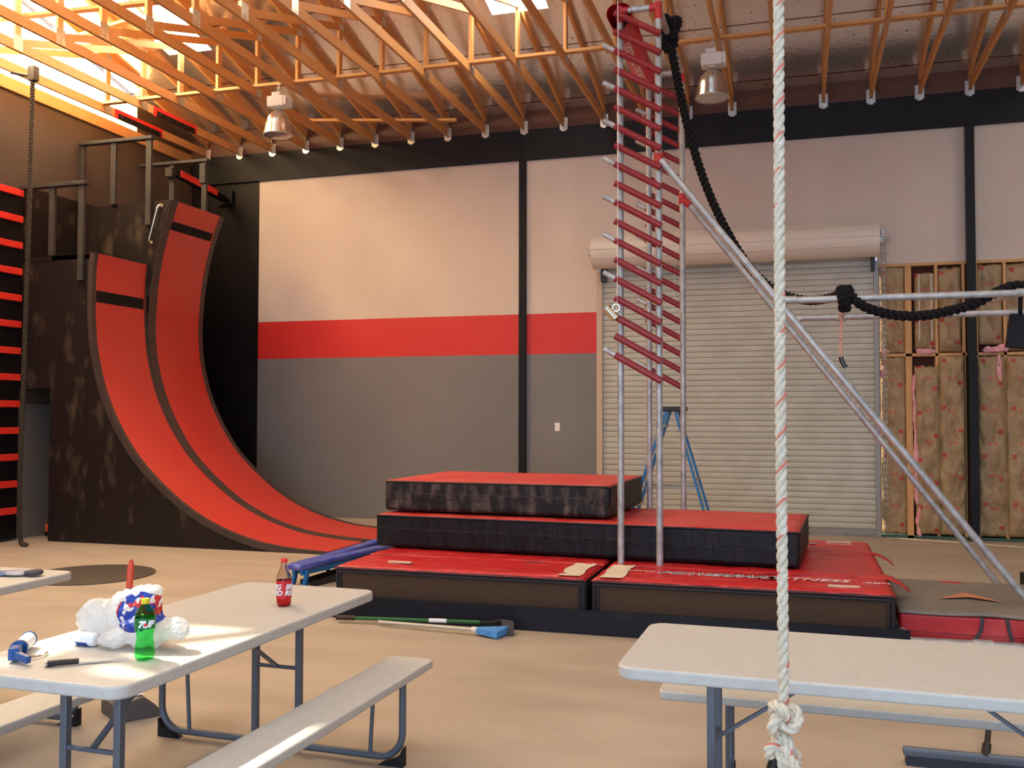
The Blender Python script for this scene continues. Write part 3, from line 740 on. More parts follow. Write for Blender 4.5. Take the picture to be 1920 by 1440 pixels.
rope(loc(seg2,(0,8.4,0)),.041,'rope_black',7,n=6,steps_per_m=55).build('sagging_run',brp)
def knotpath(c,s,sx=1,sy=1,sz=1,n=90,ph=0):
    return [V(c)+V(((sin(t)+2*sin(2*t))*s*sx,(-sin(3*t))*s*sy*1.1,(cos(t)-2*cos(2*t))*s*sz)) for t in [ph+2*pi*i/n for i in range(n+1)]]
rope(loc(knotpath((-1.075,8.30,4.985),.040,.75,1.1,1.35),(0,8.4,0)),.046,'rope_black',8,n=6,steps_per_m=60).build('top_knot',brp)
rope(loc([V((.36+.0*i,YA+.062*cos(t)+.0,2.515+.075*sin(t)))+V((.05*(i/40)-.06,0,0)) for i,t in enumerate([2*pi*2.5*i/60 for i in range(61)])],(0,8.4,0)),.036,'rope_black',8,n=6,steps_per_m=60).build('pipe_coil',brp)
# short pink rope
sr=thing('short_rope','short pale pink rope with black taped end looped on the cross pipe','rope',(.345,8.45,2.0))
rope(bez([(.02,.0,.50),(-.015,-.03,.455),(.0,-.02,.40),(-.008,0,.25),(-.01,0,.10)]),.017,'rope_pink',18,n=6,steps_per_m=90).build('rope_body',sr)
rope([V((.01,.035*0+.04*cos(t),.50+.045*sin(t))) for t in [2*pi*i/24 for i in range(25)]],.017,'rope_pink',18,n=6,steps_per_m=120).build('loop',sr)
mb('tape_black').tube([(-.01,0,.11),(.0,0,.07),(.03,0,.02)],.019,10).build('taped_end',sr)
# dark bag hanging at the right
hb=thing('hanging_block','dark square block hanging from a strap below the pipes at right edge','hanging block',(1.66,7.9,2.23))
mb('strap_black').box(-.16,.16,-.05,.05,-.12,.13,M.Rotation(R(8),4,'Y')).build('block',hb,bevel=.004)
mb('strap_black').beam((-.075,-.0,.13),(-.10,-.15,.31),.03,.006,(0,1,0)).build('strap',hb)

# ------------------------------------------------------------------ step ladder
sl=thing('step_ladder','blue fibreglass step ladder standing open before the roll-up door','ladder',(-1.39,11.05,0))
H_=1.66
for yy,w_ in ((-.16,.0),(.22,.0)):
    s_=-1 if yy<0 else 1
    mb('ladder_blue').beam((-.62,s_*.28,0),(-.06,s_*.17,H_),.03,.075,(0,1,0)).build('front_rail',sl)
    mb('ladder_blue').beam((.52,s_*.26,0),(.04,s_*.16,H_),.025,.045,(0,1,0)).build('rear_rail',sl)
for i in range(5):
    t=(i+1)*.3/H_; x=-.62+.56*t; hw=.28-.11*t
    mb('ladder_metal').box(x-.04,x+.04,-hw,hw,.3*(i+1)-.012,.3*(i+1)+.012).build('step',sl)
    if i in (0,2): mb('ladder_metal').beam((.52-.48*t,-hw+.02,.3*(i+1)),(.52-.48*t,hw-.02,.3*(i+1)),.02,.03).build('rear_crossbar',sl)
mb('ladder_metal').beam((-.35,-.235,.80),(.27,-.215,.80),.006,.028).build('spreader',sl)
mb('ladder_metal').beam((-.35,.235,.80),(.27,.215,.80),.006,.028).build('spreader',sl)
mb('ladder_dark').box(-.14,.14,-.19,.19,H_-.0,H_+.06).build('top_cap',sl,bevel=.01)
mb('label_white').beam((-.135,-.205,1.55),(-.24,-.225,1.25),.003,.05,(0,1,0)).beam((-.27,-.232,1.17),(-.33,-.243,1.0),.003,.05,(0,1,0)).build('sticker',sl)

# ------------------------------------------------------------------ mats
tag(mb('board_navy').box(-3.62,.70,6.935,6.96,0,.178).build('kick_board',bevel=.002),'long low dark board standing on edge in front of the mats','board')
tag(mb('vinyl_black_dusty').box(-4.05,-3.60,6.96,9.6,0,.05).build('dark_floor_mat',bevel=.01),'thin dark mat strip on the floor at the left end of the red mats','mat') if False else None
def lowmat(x0,x1,label,left,txt):
    w=x1-x0; t=thing('landing_mat',label,'landing mat',((x0+x1)/2,7.0,.0),group='lower red landing mats')
    hw=w/2; D_=2.80; z1=.40
    mb('mesh_brown').box(-hw+.02,hw-.02,.012,D_-.02,.02,z1-.02).build('foam_body',t,bevel=.02)
    # top cover with gentle wrinkles
    b=mb('vinyl_red')
    def fn(u,v):
        x=-hw+w*u; y=D_*v; e=min(min(u,1-u)*w,min(v,1-v)*D_)
        z=z1-.004+.012*NZ.noise(V((x*2.2+y*2,y*5,left*3)))*min(1,e*8)+.006*NZ.noise(V((x*7,y*9,5)))
        return (x,y+.0,z-.02*max(0,1-e*30))
    b.grid(60,60,fn); o=b.build('top_cover',t); o.modifiers.new('s','SOLIDIFY').thickness=-.012
    p=mb('piping_dark')
    for zz in (z1-.018,z1-.042): p.tube([(-hw+.01,.006,zz),(hw-.01,.006,zz)],.011,8)
    for xx in (-hw+.018,-hw+.045,hw-.018,hw-.045): p.tube([(xx,.004,.03),(xx,.004,z1-.03)],.011,8)
    p.tube([(-hw+.01,.006,.03),(hw-.01,.006,.03)],.011,8)
    p.build('piping',t)
    mb('vinyl_red').box(-hw,hw,D_-.02,D_,.02,z1-.01).use('piping_dark').box(-hw,-hw+.015,.02,D_,.02,z1-.02).box(hw-.015,hw,.02,D_,.02,z1-.02).build('side_cover',t)
    # closing flaps
    for (y0,y1) in ((.61,.82),(1.93,2.07)):
        f=mb('vinyl_red')
        ext=.13 if not left else .0
        def ff(u,v):
            x=-hw+.02+(w+ext)*u; dr=max(0,x-hw)
            return (x,y0+(y1-y0)*v+.02*NZ.noise(V((x*3,y0,2)))-dr*.6, z1+.012+.006*NZ.noise(V((x*6,v*3,1)))-dr*dr*2.4-dr*.15)
        f.grid(60,4,ff); o=f.build('closing_flap',t); o.modifiers.new('s','SOLIDIFY').thickness=.008
        tr_=mb('piping_dark').tube([(-hw+.03,y0+.0,z1+.006),(hw-.03,y0,z1+.006)],.004,6); tr_.build('flap_seam',t)
    # tape repair
    tp_=mb('white_tape')
    if left: tp_.grid(8,20,lambda u,v:(hw-.22+.17*u+.01*sin(v*9),.02+.62*v,z1+.014+.004*NZ.noise(V((u*5,v*5,1)))))
    else: tp_.grid(8,20,lambda u,v:(-hw+.05+.17*u+.01*sin(v*7),.02+.62*v,z1+.014+.004*NZ.noise(V((u*5,v*5,1)))))
    o=tp_.build('tape_patch',t)
    if left: mb('tag_cream').box(-hw+.36,-hw+.56,.22,.27,z1+.008,z1+.018).build('handle_tag',t)
    else: mb('tag_cream').box(hw-.43,hw-.22,.13,.18,z1+.008,z1+.018).box(hw-.38,hw-.16,2.62,2.67,z1+.008,z1+.018).build('handle_tag',t)
    if txt:
        a=mb('ink_white').text('www.',.10,M.Translation((-hw+.32,.36,z1+.016)),shear=.2)
        a.text('POWER PARK',.235,M.Translation((-hw+.64,.22,z1+.0155)),shear=.35,off=.007)
        a.text('FITNESS',.19,M.Translation((-hw+1.20+.03,.0,z1+.016)),shear=.3) if False else None
        a.build('lettering',t)
        d_=mb('ink_dark').text('POWER PARK',.235,M.Translation((-hw+.64,.22,z1+.0175)),shear=.35,off=-.004).build('lettering_fill',t)
    return t
MatL=lowmat(-3.60,-1.54,'lower red mat at left with brown mesh side facing the tables',1,False)
MatR=lowmat(-1.49,.615,'lower red mat at right with web address lettering and brown mesh side',0,False)
def lettering(parent,ox,oy,y0,flip=False,z=.416):
    # ox: left edge in mat coordinates
    a=MB(); d_=MB(); a.use('ink_white'); d_.use('ink_dark')
    def T(x,y,zz):
        m=M.Translation((ox+x,y0+y,zz))
        if flip: m=M.Translation((ox-x,y0-y,zz))@M.Rotation(pi,4,'Z')
        return m
    a.text('WWW.',.075,T(0,.06,z),shear=.1)
    a.text('POWERPARK',.150,T(.27,.02,z),shear=.45,off=.007); d_.text('POWERPARK',.150,T(.27,.02,z+.003),shear=.45,off=-.0035)
    a.text('FITNESS',.150,T(1.12,.02,z),shear=.3); a.text('.COM',.075,T(1.74,.02,z))
    a.build('lettering',parent); d_.build('lettering_fill',parent)
lettering(MatR,-.88,0,.30); lettering(MatR,.90,0,2.55,True)

def bigmat(name,label,x0,y0,w,dp,z0,z1,rz,body,top,group=None,zip_=True):
    t=thing(name,label,'crash mat',(x0,y0,z0),rz,group)
    h=z1-z0
    b=mb(body)
    def side(fx):
        pass
    o=mb(body).box(0,w,0,dp,.004,h-.006).build('mat_body',t,bevel=.035,seg=4)
    b=mb(top)
    def fn(u,v):
        x=w*u;y=dp*v;e=min(min(u,1-u)*w,min(v,1-v)*dp)
        return (x,y,h-.008+.012*min(1,e*14)+.006*NZ.noise(V((x*3,y*3,z0*9)))*min(1,e*6))
    bb=b.grid(50,30,fn); o=b.build('top_cover',t); o.modifiers.new('s','SOLIDIFY').thickness=.01
    p=mb('piping_dark' if body=='vinyl_black' else 'strip_dark')
    for zz in (h-.014,): p.tube([(.01,.0,zz),(w-.01,.0,zz)],.008,8).tube([(w,.01,zz),(w,dp-.01,zz)],.008,8)
    for zz in (h*.42,h*.58): p.tube([(.02,-.002,zz),(w-.02,-.002,zz)],.004,6).tube([(w+.002,.02,zz),(w+.002,dp-.02,zz)],.004,6)
    p.build('seam_piping',t)
    zb_=mb(body)
    zb_.grid(120,6,lambda u,v:(.03+(w-.06)*u, -.008-.006*abs(NZ.noise(V((u*60,v*2,3)))), h*.43+h*.14*v))
    zb_.build('zip_band',t)
    return t
bigmat('crash_mat','long black crash mat with red top, middle layer under the smaller mat',-3.72,8.02,3.72,1.42,.415,.715,-.055,'vinyl_black','vinyl_red_dusty')
bigmat('crash_mat','worn black crash mat with red top, topmost of the stack',-3.68,8.12,2.13,1.46,.735,1.02,-.03,'vinyl_black_dusty','vinyl_red_dusty')

# grey and red mat at the right
gm=thing('grey_mat','grey-topped red-sided mat with orange chevron at the right','mat',(.66,7.25,0),-.02)
mb('vinyl_red').box(0,1.15,0,1.42,.03,.235).build('mat_body',gm,bevel=.02,seg=3)
b=mb('mat_grey'); b.grid(30,30,lambda u,v:(.0+1.16*u,-.005+1.44*v,.243+.012*NZ.noise(V((u*3,v*3,4)))-.01*max(0,1-min(min(u,1-u),min(v,1-v))*20))); o=b.build('top_cover',gm); o.modifiers.new('s','SOLIDIFY').thickness=-.012
mb('mat_arrow').add([(.30,.47,.266),(.52,.80,.266),(.74,.47,.266),(.52,.60,.266)],[(0,1,3),(1,2,3)]).build('chevron',gm)
mb('paint_red').box(.40,.56,1.29,1.32,.255,.262).build('red_mark',gm)
for i,(xa,xb) in enumerate(((.53,.44),(.68,.74))): mb('velcro').tube([(xa,-.006,.235),(xa-(.01 if i==0 else -.015),-.012,.15),((xa+xb)/2,-.014,.09),(xb,-.014,.03)],.012,6).build('strap',gm)
mb('vinyl_red_dusty').tube([(.01,-.004,.12),(1.14,-.004,.12)],.005,6).build('seam_piping',gm)
tag(mb('galv').tube([(.72,7.17,.045),(1.43,7.195,.045)],.043,16).build('floor_pipe'),'galvanized pipe lying on the floor in front of the grey mat','pipe')
bpy.data.objects['floor_pipe']; mb('galv').tube([(1.12,7.183,.045),(1.24,7.187,.045)],.052,16).build('coupling',bpy.data.objects['floor_pipe'])
tag(mb('galv').tube([(.685,7.0,.09),(.675,7.55,.12)],.03,12).build('floor_pipe'),'short pipe end leaning between the kick board and the grey mat','pipe')
tag(mb('strap_black').box(1.44,1.62,7.05,7.20,0,.14).build('dark_block',bevel=.006),'dark block on the floor at the end of the galvanized pipe','block')
tag(mb('strap_black').box(1.83,2.2,8.9,9.3,0,.26).build('dark_block',bevel=.006),'dark block behind the grey mat at the right edge','block')
tag(mb('vinyl_red').box(1.87,2.5,7.3,8.85,0,.16).build('red_mat',bevel=.02),'red mat corner beyond the grey mat at the right edge','mat')

# blue rebounder trampoline
tm=thing('mini_trampoline','blue padded mini trampoline standing left of the red mats','trampoline',(-4.38,8.88,0),R(0))
def quad(b,cs,t,m=None):
    pass
P0=[V(p) for p in ((-.25,-.80,.185),(-.05,-.92,.20),(.26,.85,.21),(-.16,.95,.20))]
def lerp4(u,v): return P0[0]*(1-u)*(1-v)+P0[1]*u*(1-v)+P0[2]*u*v+P0[3]*(1-u)*v
pd=mb('tramp_pad')
def strip(u0,v0,u1,v1,w_,nm='pad'):
    a=lerp4(u0,v0); c=lerp4(u1,v1); return mb('tramp_pad').beam(a,c,w_,.045)
for (a,nm) in (((.5,0,.5,1),0),):
    pass
mb('tramp_pad').beam(P0[1]+V((-.08,0,0)),P0[2]+V((-.06,0,0)),.15,.05).build('side_pad',tm,bevel=.02,seg=3)
mb('tramp_pad').beam(P0[0]+V((.05,.25,.0)),P0[3]+V((.03,0,.01)),.13,.045).build('side_pad',tm,bevel=.02,seg=3)
mb('tramp_pad').prism([(P0[0].x-.02,P0[0].y+.0),(P0[0].x+.03,P0[0].y-.10),(P0[1].x-.02,P0[1].y-.03),(P0[1].x+.02,P0[1].y+.06),(P0[1].x+.06,P0[1].y+.36),(P0[0].x-.01,P0[0].y+.36)],'z',.165,.215).build('end_pad',tm,bevel=.025,seg=3)
mb('tramp_pad').beam(P0[3]+V((.0,-.06,0)),P0[2]+V((.0,-.07,0)),.18,.05).build('end_pad',tm,bevel=.02,seg=3)
mb('tramp_bed').add([P0[0]+V((.1,.1,-.01)),P0[1]+V((-.1,.1,-.01)),P0[2]+V((-.1,-.1,-.01)),P0[3]+V((.1,-.1,-.01))],[(0,1,2,3)]).build('bed',tm)
mb('tramp_frame').beam(P0[1]+V((-.03,.03,-.055)),P0[2]+V((-.03,-.03,-.055)),.03,.05).beam(P0[0]+V((.02,.03,-.055)),P0[3]+V((.03,-.03,-.055)),.03,.05).build('frame_rail',tm)
for p,nm in ((P0[0],0),(P0[1],1),(P0[2],2),(P0[3],3)):
    mb('tramp_frame').beam((p.x*.9,p.y*.9,p.z-.03),(p.x*.9-.02,p.y*.9-.03,.0),.03,.05,(0,1,0)).build('leg',tm)
mb('ladder_dark').beam((-.17,-.72,.03),(-.10,.9,.03),.03,.045).beam((-.02,-.8,.03),(.28,.8,.03),.03,.045).beam((-.12,-.45,.16),(-.15,-.2,.05),.015,.025).build('lower_bar',tm)

# disk on floor
tag(mb('disk_black').lathe([(.62,0),(.62,.008),(.60,.012),(.001,.012)],n=64).build('round_floor_mat',loc=(-6.86,8.03,0)),'round dark mat lying on the bare floor left of the ramp','floor mat')

# ------------------------------------------------------------------ hoe and broom on the floor
hoe=thing('garden_hoe','green-handled hoe lying against the dark kick board','hoe',(-2.9,6.82,.02))
mb('grip_green').tube([(-.42,-.03,.02),(.58,.05,.035)],.014,10).build('handle',hoe)
mb('grip_brown').tube([(-.57,-.045,.018),(-.42,-.03,.02)],.019,10).build('grip',hoe)
mb('label_white').tube([(.18,.018,.03),(.32,.028,.032)],.0155,10).build('sticker',hoe)
mb('hoe_dark').tube(bez([(.56,.05,.035),(.66,.055,.04),(.74,.04,.06),(.80,.0,.05),(.82,-.04,.02)],6),.009,8).build('neck',hoe)
mb('hoe_dark').add([(.77,-.02,.08),(.86,-.02,.07),(.885,-.09,-.02),(.80,-.11,-.02),(.775,-.02,.085),(.865,-.02,.075),(.89,-.09,-.015),(.805,-.11,-.015)],[(0,1,2,3),(7,6,5,4),(0,4,5,1),(1,5,6,2),(2,6,7,3),(3,7,4,0)]).build('blade',hoe)
bro=thing('blue_broom','grey-handled broom with blue bristles on the floor under the hoe','broom',(-2.8,6.72,.02))
mb('pole_pale').tube([(-.30,.03,.012),(.50,-.04,.02)],.013,10).build('handle',bro)
mb('lamp_white').tube([(.48,-.038,.02),(.53,-.042,.02)],.022,10).build('ferrule',bro)
mb('broom_blue').add([(.52,-.015,.0),(.52,-.07,.0),(.70,-.13,-.015),(.74,.06,-.01),(.52,-.02,.04),(.52,-.065,.04),(.70,-.12,.035),(.74,.05,.045)],[(3,2,1,0),(4,5,6,7),(0,1,5,4),(1,2,6,5),(2,3,7,6),(3,0,4,7)]).build('bristles',bro,bevel=.004)

# ------------------------------------------------------------------ picnic tables
def picnic(label,loc,rz,group='grey folding picnic tables'):
    t=thing('picnic_table',label,'table',loc,rz,group)
    # length along local X (1.83), width along local Y
    def slab(x,y,z0,z1,r,cy=0):
        poly=[]
        for sx,sy,a0 in ((1,1,0),(-1,1,90),(-1,-1,180),(1,-1,270)):
            for i in range(7):
                a=R(a0+15*i); poly.append((sx*(x/2-r)+r*cos(a), cy+sy*(y/2-r)+r*sin(a)))
        return mb('table_plastic').prism(poly,'z',z0,z1)
    slab(1.83,.762,.692,.737,.07).build('table_top',t,bevel=.009,seg=3)
    for s in (-1,1): slab(1.80,.235,.385,.424,.035,s*.585).build('bench_seat',t,bevel=.008,seg=3)
    for fx in (-.61,.61):
        r=.017; z=.035
        pts=[(fx,-.665,.395),(fx,-.665,.15)]
        for i in range(1,7): a=R(15*i); pts.append((fx,-.665+.115*(1-cos(a)),.15-.115*sin(a)))
        pts+= [(fx,-y,zz) for (_,y,zz) in reversed(pts)]
        mb('steel_grey').tube(pts,r,12).build('floor_tube',t)
        for s in (-1,1):
            mb('steel_grey').box(fx-.015,fx+.015,s*.12-.015,s*.12+.015,.045,.692).build('table_leg',t,bevel=.003)
            mb('steel_grey').tube([(fx,s*.50,.04),(fx,s*.52,.395)],.010,8).build('bench_leg',t)
            mb('foot_black').prism([(s*.675,.0),(s*.675,.09),(s*.655,.05),(s*.62,.03),(s*.58,.018),(s*.55,.0)],'x',fx-.02,fx+.02).build('foot',t)
        mb('steel_grey').tube([(fx,-.12,.40),(fx,.12,.40)],.010,8).build('leg_crossbar',t)
        mb('steel_grey').beam((fx,0,.40),(fx*.30,0,.69),.022,.012).build('diagonal_brace',t)
    return t
T1=picnic('grey folding picnic table at left with bottles and a white plastic bag on top',(-2.445,3.515,0),pi/2-.03)
T2=dup(T1,(.295,3.69,0),'grey folding picnic table at right behind the knotted white rope',-.018)
T3=dup(T1,(-4.27,3.53,0),'grey folding picnic table at the far left edge with a glove on it',pi/2)

ZT=.738
def lay(name,label,cat,x,y,rz=0,z=ZT): return thing(name,label,cat,(x,y,z),rz)
# bottles
def bottle(label,x,y,rz,prof,matb,cap,caph,liq=None,lab=None,zc=.198):
    t=lay('soda_bottle',label,'bottle',x,y,rz)
    o=mb(matb).lathe([(.001,.004)]+prof,n=32,cap=False).build('bottle_body',t)
    o.modifiers.new('s','SOLIDIFY').thickness=.0012
    mb(cap).lathe([(.0145,zc),(.0150,zc+.002),(.0150,zc+.016),(.0135,zc+.018),(.001,zc+.018)],n=24).build('cap',t)
    if liq: mb(liq[0]).lathe([(.001,.006)]+[(r*.95,z) for r,z in prof if z<=liq[1]]+[(liq[2]*.95,liq[1]),(.001,liq[1])],n=32,cap=False).build('liquid',t)
    return t
pb_=[(.024,.0),(.031,.006),(.034,.016),(.0345,.03),(.034,.04),(.0345,.06),(.0345,.10),(.034,.122),(.032,.138),(.026,.152),(.019,.168),(.0145,.182),(.0125,.188),(.0125,.2)]
B1=bottle('red soda bottle with red cap standing near the far end of the table',-2.278,3.923,R(20),pb_,'bottle_clear','cap_red',0,('liquid_red',.108,.034))
def bend_text(b,txt,size,r,z,ang,mt,shear=.2,off=.001,xs=1):
    mm=MB().use(mt); mm.text(txt,size,M.Identity(4),shear,off)
    xs_=[p[0] for p in mm.v]; cx=(min(xs_)+max(xs_))/2
    vs=[]
    for p in mm.v:
        a=ang+(p[0]-cx)/r*xs; rr=r+p[2]+.0008; vs.append((rr*cos(a),rr*sin(a),z+p[1]))
    b.use(mt); b.add(vs,mm.f); return b
camang=lambda x,y: math.atan2(-y,-x)
def label_band(parent,r,z0,z1,m,name='label_band',a0=0,a1=2*pi):
    b=mb(m); n=40
    b.grid(n,3,lambda u,v:(r*cos(a0+(a1-a0)*u),r*sin(a0+(a1-a0)*u),z0+(z1-z0)*v)); return b.build(name,parent)
ca=camang(-2.278,3.923)-R(20)
lb=label_band(B1,.0352,.035,.118,'label_red')
w=MB(); 
for da in (-1.0,.95):
    bend_text(w,'BIG',.032,.036,.080,ca+da,'label_white',off=.0012); bend_text(w,'RED',.032,.036,.052,ca+da,'label_white',off=.0012)
w.build('label_lettering',lb)
p7=[(.024,.0),(.032,.006),(.0355,.02),(.0355,.035),(.032,.055),(.0285,.075),(.030,.09),(.034,.105),(.036,.115),(.036,.15),(.034,.162),(.027,.176),(.019,.187),(.0135,.193),(.0125,.2)]
B2=bottle('green soda bottle with yellow cap in front of the white bag',-2.258,2.924,0,p7,'bottle_green','cap_yellow',0,None)
ca2=camang(-2.258,2.924)
lb=label_band(B2,.0366,.112,.150,'label_green')
w=MB(); bend_text(w,'7UP',.032,.0372,.119,ca2+.15,'label_white',off=.0015,shear=.3)
w.build('label_lettering',lb)
r_=MB().use('cap_red'); a_=ca2+.03; r_.lathe([(.006,0),(.006,.0006)],M.Translation((.0385*cos(a_),.0385*sin(a_),.128))@M.Rotation(a_,4,'Z')@M.Rotation(pi/2,4,'Y'),n=16); r_.build('red_dot',lb)

# plastic bag
bag=lay('plastic_bag','crumpled white plastic bag with blue and red print behind the green bottle','bag',-2.50,3.09)
bm=bmesh.new()
for (p,s) in (((-.10,.02,.085),(.105,.09,.085)),((.02,.03,.10),(.11,.09,.11)),((.085,.02,.13),(.085,.08,.10)),((.14,-.02,.07),(.12,.09,.07)),((.23,-.02,.075),(.10,.055,.05)),((.03,-.07,.035),(.07,.05,.04)),((.14,0,.19),(.05,.04,.05))):
    bmesh.ops.create_icosphere(bm,subdivisions=3,radius=1,matrix=M.Translation(p)@M.Diagonal((*s,1)))
me=bpy.data.meshes.new('bag_body'); bm.to_mesh(me); bm.free(); me.materials.append(MATS['bag_plastic'])
o=bpy.data.objects.new('bag_body',me); COL.objects.link(o); o.parent=bag
rm=o.modifiers.new('r','REMESH'); rm.mode='VOXEL'; rm.voxel_size=.006; rm.use_smooth_shade=False
dc=o.modifiers
tx=bpy.data.textures.new('crumple','VORONOI'); tx.noise_scale=.07; tx.distance_metric='DISTANCE'; tx.weight_1=-1; tx.weight_2=1
dm=o.modifiers.new('d','DISPLACE'); dm.texture=tx; dm.strength=.035; dm.mid_level=.3; dm.texture_coords='GLOBAL'
tx2=bpy.data.textures.new('crumple2','CLOUDS'); tx2.noise_scale=.03; d2=o.modifiers.new('d2','DISPLACE'); d2.texture=tx2; d2.strength=.012; d2.texture_coords='GLOBAL'
dc=o.modifiers.new('dec','DECIMATE'); dc.ratio=.045

# white can, caulk gun, knife, cup
cn=lay('small_can','small white and blue can lying on its side beside the bag','can',-2.60,3.03,R(-6),ZT+.026)
TX=M.Rotation(pi/2,4,'Y')
mb('can_white').lathe([(.018,-.055),(.025,-.05),(.0265,-.045),(.0265,.04),(.022,.05),(.016,.052)],TX).build('can_body',cn)
mb('can_blue').lathe([(.0268,-.035),(.0268,.02)],TX@M.Rotation(pi,4,'Z'),cap=False).build('label_band',cn) if False else None
b=mb('can_blue'); b.grid(10,4,lambda u,v:(-.035+.06*v,.0270*cos(R(200)+R(70)*u),.0270*sin(R(200)+R(70)*u))); b.build('label_band',cn)
kn=lay('kitchen_knife','black-handled kitchen knife lying near the table edge','knife',-2.43,2.795,R(38))
mb('knife_handle').tube([(-.10,0,.010),(-.06,0,.012),(.0,0,.011)],.011,10,rf=lambda t:.0115-.001*t).build('handle',kn)
mb('chrome').tube([(-.108,0,.010),(-.10,0,.010)],.0105,10).build('pommel',kn)
mb('knife_blade').add([(0,-.012,.006),(0,.018,.006),(.08,.016,.006),(.16,-.008,.006),(0,-.012,.008),(0,.018,.008),(.08,.016,.008),(.16,-.008,.008)],[(3,2,1,0),(4,5,6,7),(0,1,5,4),(1,2,6,5),(2,3,7,6),(3,0,4,7)]).build('blade',kn)
cg=lay('caulk_gun','blue caulk gun with cream tube lying at the left edge of the table','caulk gun',-2.70,2.80,R(122),ZT+.03)
mb('can_white').tube([(.02,0,.0),(.17,0,.0)],.026,16).build('sealant_tube',cg)
mb('gun_blue').tube([(.0,0,.0),(.025,0,0)],.031,16).box(-.07,.01,-.018,.018,-.022,.02).beam((-.06,0,0),(-.12,-.06,-.012),.02,.025).build('gun_body',cg,bevel=.003)
mb('chrome').tube(bez([(-.05,.0,-.015),(-.03,-.055,-.022),(-.0,-.085,-.024),(.04,-.09,-.024)],5),.004,6).build('trigger',cg)
mb('gun_blue').lathe([(.029,0),(.029,.006)],M.Translation((.168,0,0))@TX).build('end_ring',cg)
# glove on the far left table
gl=lay('work_glove','pair of grey-blue work gloves lying on the far left table','glove',-4.07,4.22,R(10))
def blob(parts,m,name,parent,ns=18,nr=.006):
    bm=bmesh.new()
    for (p,s) in parts: bmesh.ops.create_icosphere(bm,subdivisions=3,radius=1,matrix=M.Translation(p)@M.Diagonal((*s,1)))
    for v in bm.verts:
        v.co+=v.normal*NZ.noise(v.co*ns)*nr; v.co.z=max(v.co.z,.001)
    me=bpy.data.meshes.new(name); bm.to_mesh(me); bm.free(); me.materials.append(MATS[m])
    for p in me.polygons: p.use_smooth=True
    o=bpy.data.objects.new(name,me); COL.objects.link(o); o.parent=parent; return o
blob([((-.02,0,.015),(.07,.05,.016)),((-.10,.03,.012),(.05,.014,.012)),((-.11,.0,.012),(.05,.014,.012)),((-.11,-.03,.012),(.05,.014,.012)),((.0,.05,.012),(.04,.018,.012))],'glove_blue','glove_body',gl)
blob([((.08,0,.02),(.05,.045,.018))],'velcro','cuff',gl)
tag(mb('cap_red').lathe([(.02,0),(.028,.01),(.03,.03),(.02,.045),(.001,.05)]).build('red_cup',loc=(-4.42,4.30,ZT)),'small red object at the far left edge of the photo on the table','cup')

# dustpan with upright handle
dp=thing('lobby_dustpan','dark upright dustpan with long grey handle and orange grip','dustpan',(-3.46,4.395,0),R(56))
b=mb('dustpan_grey')
pr=[(-.125,0),(-.125,.075)]+[(-.125+.25*t,.075+.045*sin(pi*min(1,t*1.5)/2)*(1 if t<.66 else 1)-(0 if t<.45 else .118*((t-.45)/.55)**1.6)) for t in [i/12 for i in range(1,12)]]+[(.135,0)]
b.prism([(x,z) for x,z in pr],'y',-.13,.15); b.build('pan',dp,bevel=.004)
mb('label_white').box(-.02,.03,-.08,.0,.1165,.1185).build('label_sticker',dp)
mb('handle_steel').tube([(-.10,-.08,.08),(-.045,-.065,.80)],.012,10).build('handle',dp)
mb('grip_orange').tube([(-.053,-.067,.69),(-.045,-.065,.80),(-.043,-.064,.84)],.017,12,rf=lambda t:.0175 if t<.7 else .0175-.03*(t-.7)).build('grip',dp)

# push broom beyond the right table
pbm=thing('push_broom','push broom lying on the floor behind the right table','broom',(.80,4.83,0))
mb('bristle_dark').box(-.34,.36,-.035,.035,0,.045).build('bristles',pbm)
mb('steel_grey').tube([(-.35,0,.06),(.37,0,.06)],.02,12).box(-.35,.37,-.03,.03,.045,.06).build('head_bar',pbm)
mb('hoe_dark').tube([(-.0,.0,.07),(.12,.55,.16),(.40,1.5,.02)],.013,10).tube([(-.005,-.01,.06),(.02,.09,.09)],.02,10).build('handle',pbm)

# ------------------------------------------------------------------ foreground white rope
wr=thing('white_rope','thick white twisted climbing rope with red flecks hanging in the foreground','rope',(-.050,2.85,.5963))
RR=.0188
main=bez([(.006,0,5.84),(.005,0,3.5),(.0,0,2.2),(-.003,0,1.3),(-.002,0,.9),(.0,0,.30),(-.002,0,.22)],16)
rope(main,RR,'rope_white',9.5,n=9,steps_per_m=95,tracer='rope_tracer').build('rope_body',wr)
def kn2(c,s,sx,sy,sz,rx,ry):
    T=M.Rotation(rx,4,'X')@M.Rotation(ry,4,'Y'); return [V(c)+(T@(p)) for p in knotpath((0,0,0),s,sx,sy,sz,70)]
rope(kn2((-.002,-.01,.175),.0175,.85,1.1,.95,.2,.5),.0185,'rope_white',9.5,n=9,steps_per_m=170,tracer='rope_tracer').build('upper_knot',wr)
rope(kn2((-.004,-.01,.075),.0165,.8,1.1,1.0,-.3,-1.0),.0180,'rope_white',9.5,n=9,steps_per_m=170,tracer='rope_tracer').build('lower_knot',wr)
rope(bez([(.0,-.03,.10),(.03,-.045,.045),(.05,-.035,.01),(.035,-.015,-.01),(.005,-.02,.02),(-.02,-.01,.05)],8),.0175,'rope_white',9.5,n=9,steps_per_m=170,tracer='rope_tracer').build('hanging_loop',wr)
mb('tape_black').tube([(-.025,-.01,.05),(-.035,-.01,.02),(-.042,-.01,-.01)],.018,12).build('taped_end',wr)
rope(bez([(-.042,-.01,-.01),(-.05,-.01,-.06),(-.052,-.01,-.11)],6),.0175,'rope_white',9.5,n=9,steps_per_m=170,tracer='rope_tracer').build('rope_tail',wr)
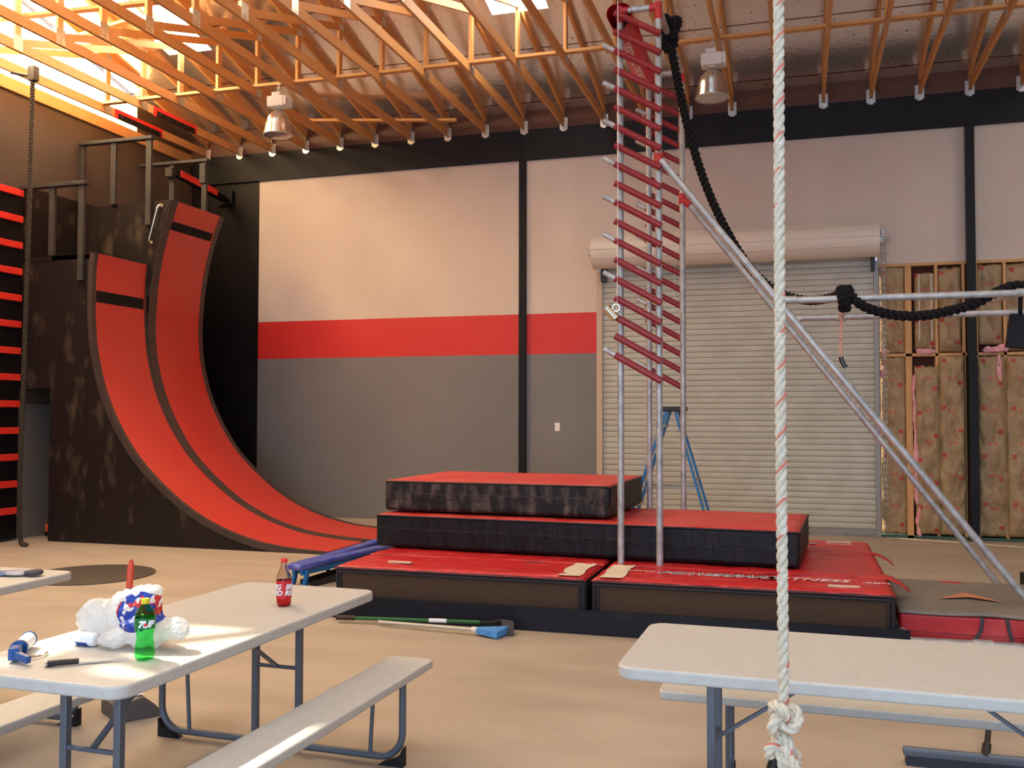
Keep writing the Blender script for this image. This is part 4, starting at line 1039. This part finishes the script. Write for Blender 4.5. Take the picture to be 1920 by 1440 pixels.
rope(bez([(.0,.0,.02),(.005,.0,-.05),(.01,.0,-.13)],6),.0175,'rope_white',9.5,n=9,steps_per_m=170,tracer='rope_tracer').build('rope_tail',wr)
mb('galv').tube([(-.03,0,5.84),(.03,0,5.84)],.012,8).build('top_shackle',wr)
for c_ in [c for c in COL.objects if c.parent==wr]:
    for v_ in c_.data.vertices: v_.co*=.9135

# ------------------------------------------------------------------ light
w=bpy.data.worlds.new('World'); sc.world=w; w.use_nodes=True; N=w.node_tree.nodes; L=w.node_tree.links
bg=N['Background']; bg.inputs[0].default_value=lin((196,216,255)); bg.inputs[1].default_value=1.5
def area(name,loc,rot,sx,sy,e,col):
    l=bpy.data.lights.new(name,'AREA'); l.shape='RECTANGLE'; l.size=sx; l.size_y=sy; l.energy=e; l.color=col
    o=bpy.data.objects.new(name,l); COL.objects.link(o); o.location=loc; o.rotation_euler=rot; return o
# daylight through the open bay doors behind the photographer
area('bay_daylight',(-1.0,YF+.3,2.6),(R(84),0,0),8,4.6,1150,(.52,.75,1))
# skylight light, also under the added sun hole
for i,(a,bb,c,d_,k) in enumerate(SKY):
    y=(c+d_)/2
    area('skylight_light',((a+bb)/2,y,roofz(y)-.03),(-math.atan(SL),0,0),bb-a-.05,d_-c-.05,(50 if a<-2 else 26)*(bb-a)*(d_-c),((1,.87,.72) if a<-2 else (1,.93,.86)))
area('gable_light',(WX+.02,8.2,6.6),(0,R(-90),0),1.0,6.0,1150,(1,.78,.46))
s=bpy.data.lights.new('sun','SUN'); s.energy=20; s.angle=R(.6); s.color=(1,.9,.72)
so=bpy.data.objects.new('sun',s); COL.objects.link(so)
dirv=(V((-2.50,3.12,.85))-V((-8.8,5.2,roofz(5.2)))).normalized(); so.rotation_euler=dirv.to_track_quat('-Z','Y').to_euler()

# ------------------------------------------------------------------ camera
f_px,yaw,pit,rol=1786.8,.293,.0331,.0018
cd=bpy.data.cameras.new('camera'); cam=bpy.data.objects.new('camera',cd); COL.objects.link(cam); sc.camera=cam
cd.sensor_width=36; cd.lens=f_px/1920*36; cd.clip_start=.05; cd.clip_end=200
cy,sy=cos(yaw),sin(yaw); cp,sp_=cos(pit),sin(pit)
fw=V((-sy*cp,cy*cp,sp_)); rt=V((cy,sy,0)); up=rt.cross(fw)
r2=rt*cos(rol)+up*sin(rol); u2=-rt*sin(rol)+up*cos(rol)
cam.matrix_world=M(((r2.x,u2.x,-fw.x,0),(r2.y,u2.y,-fw.y,0),(r2.z,u2.z,-fw.z,1.6136),(0,0,0,1)))
vs=sc.view_settings; vs.view_transform='Standard'; vs.look='None'; vs.gamma=1; vs.use_curve_mapping=False; vs.exposure=-1.0
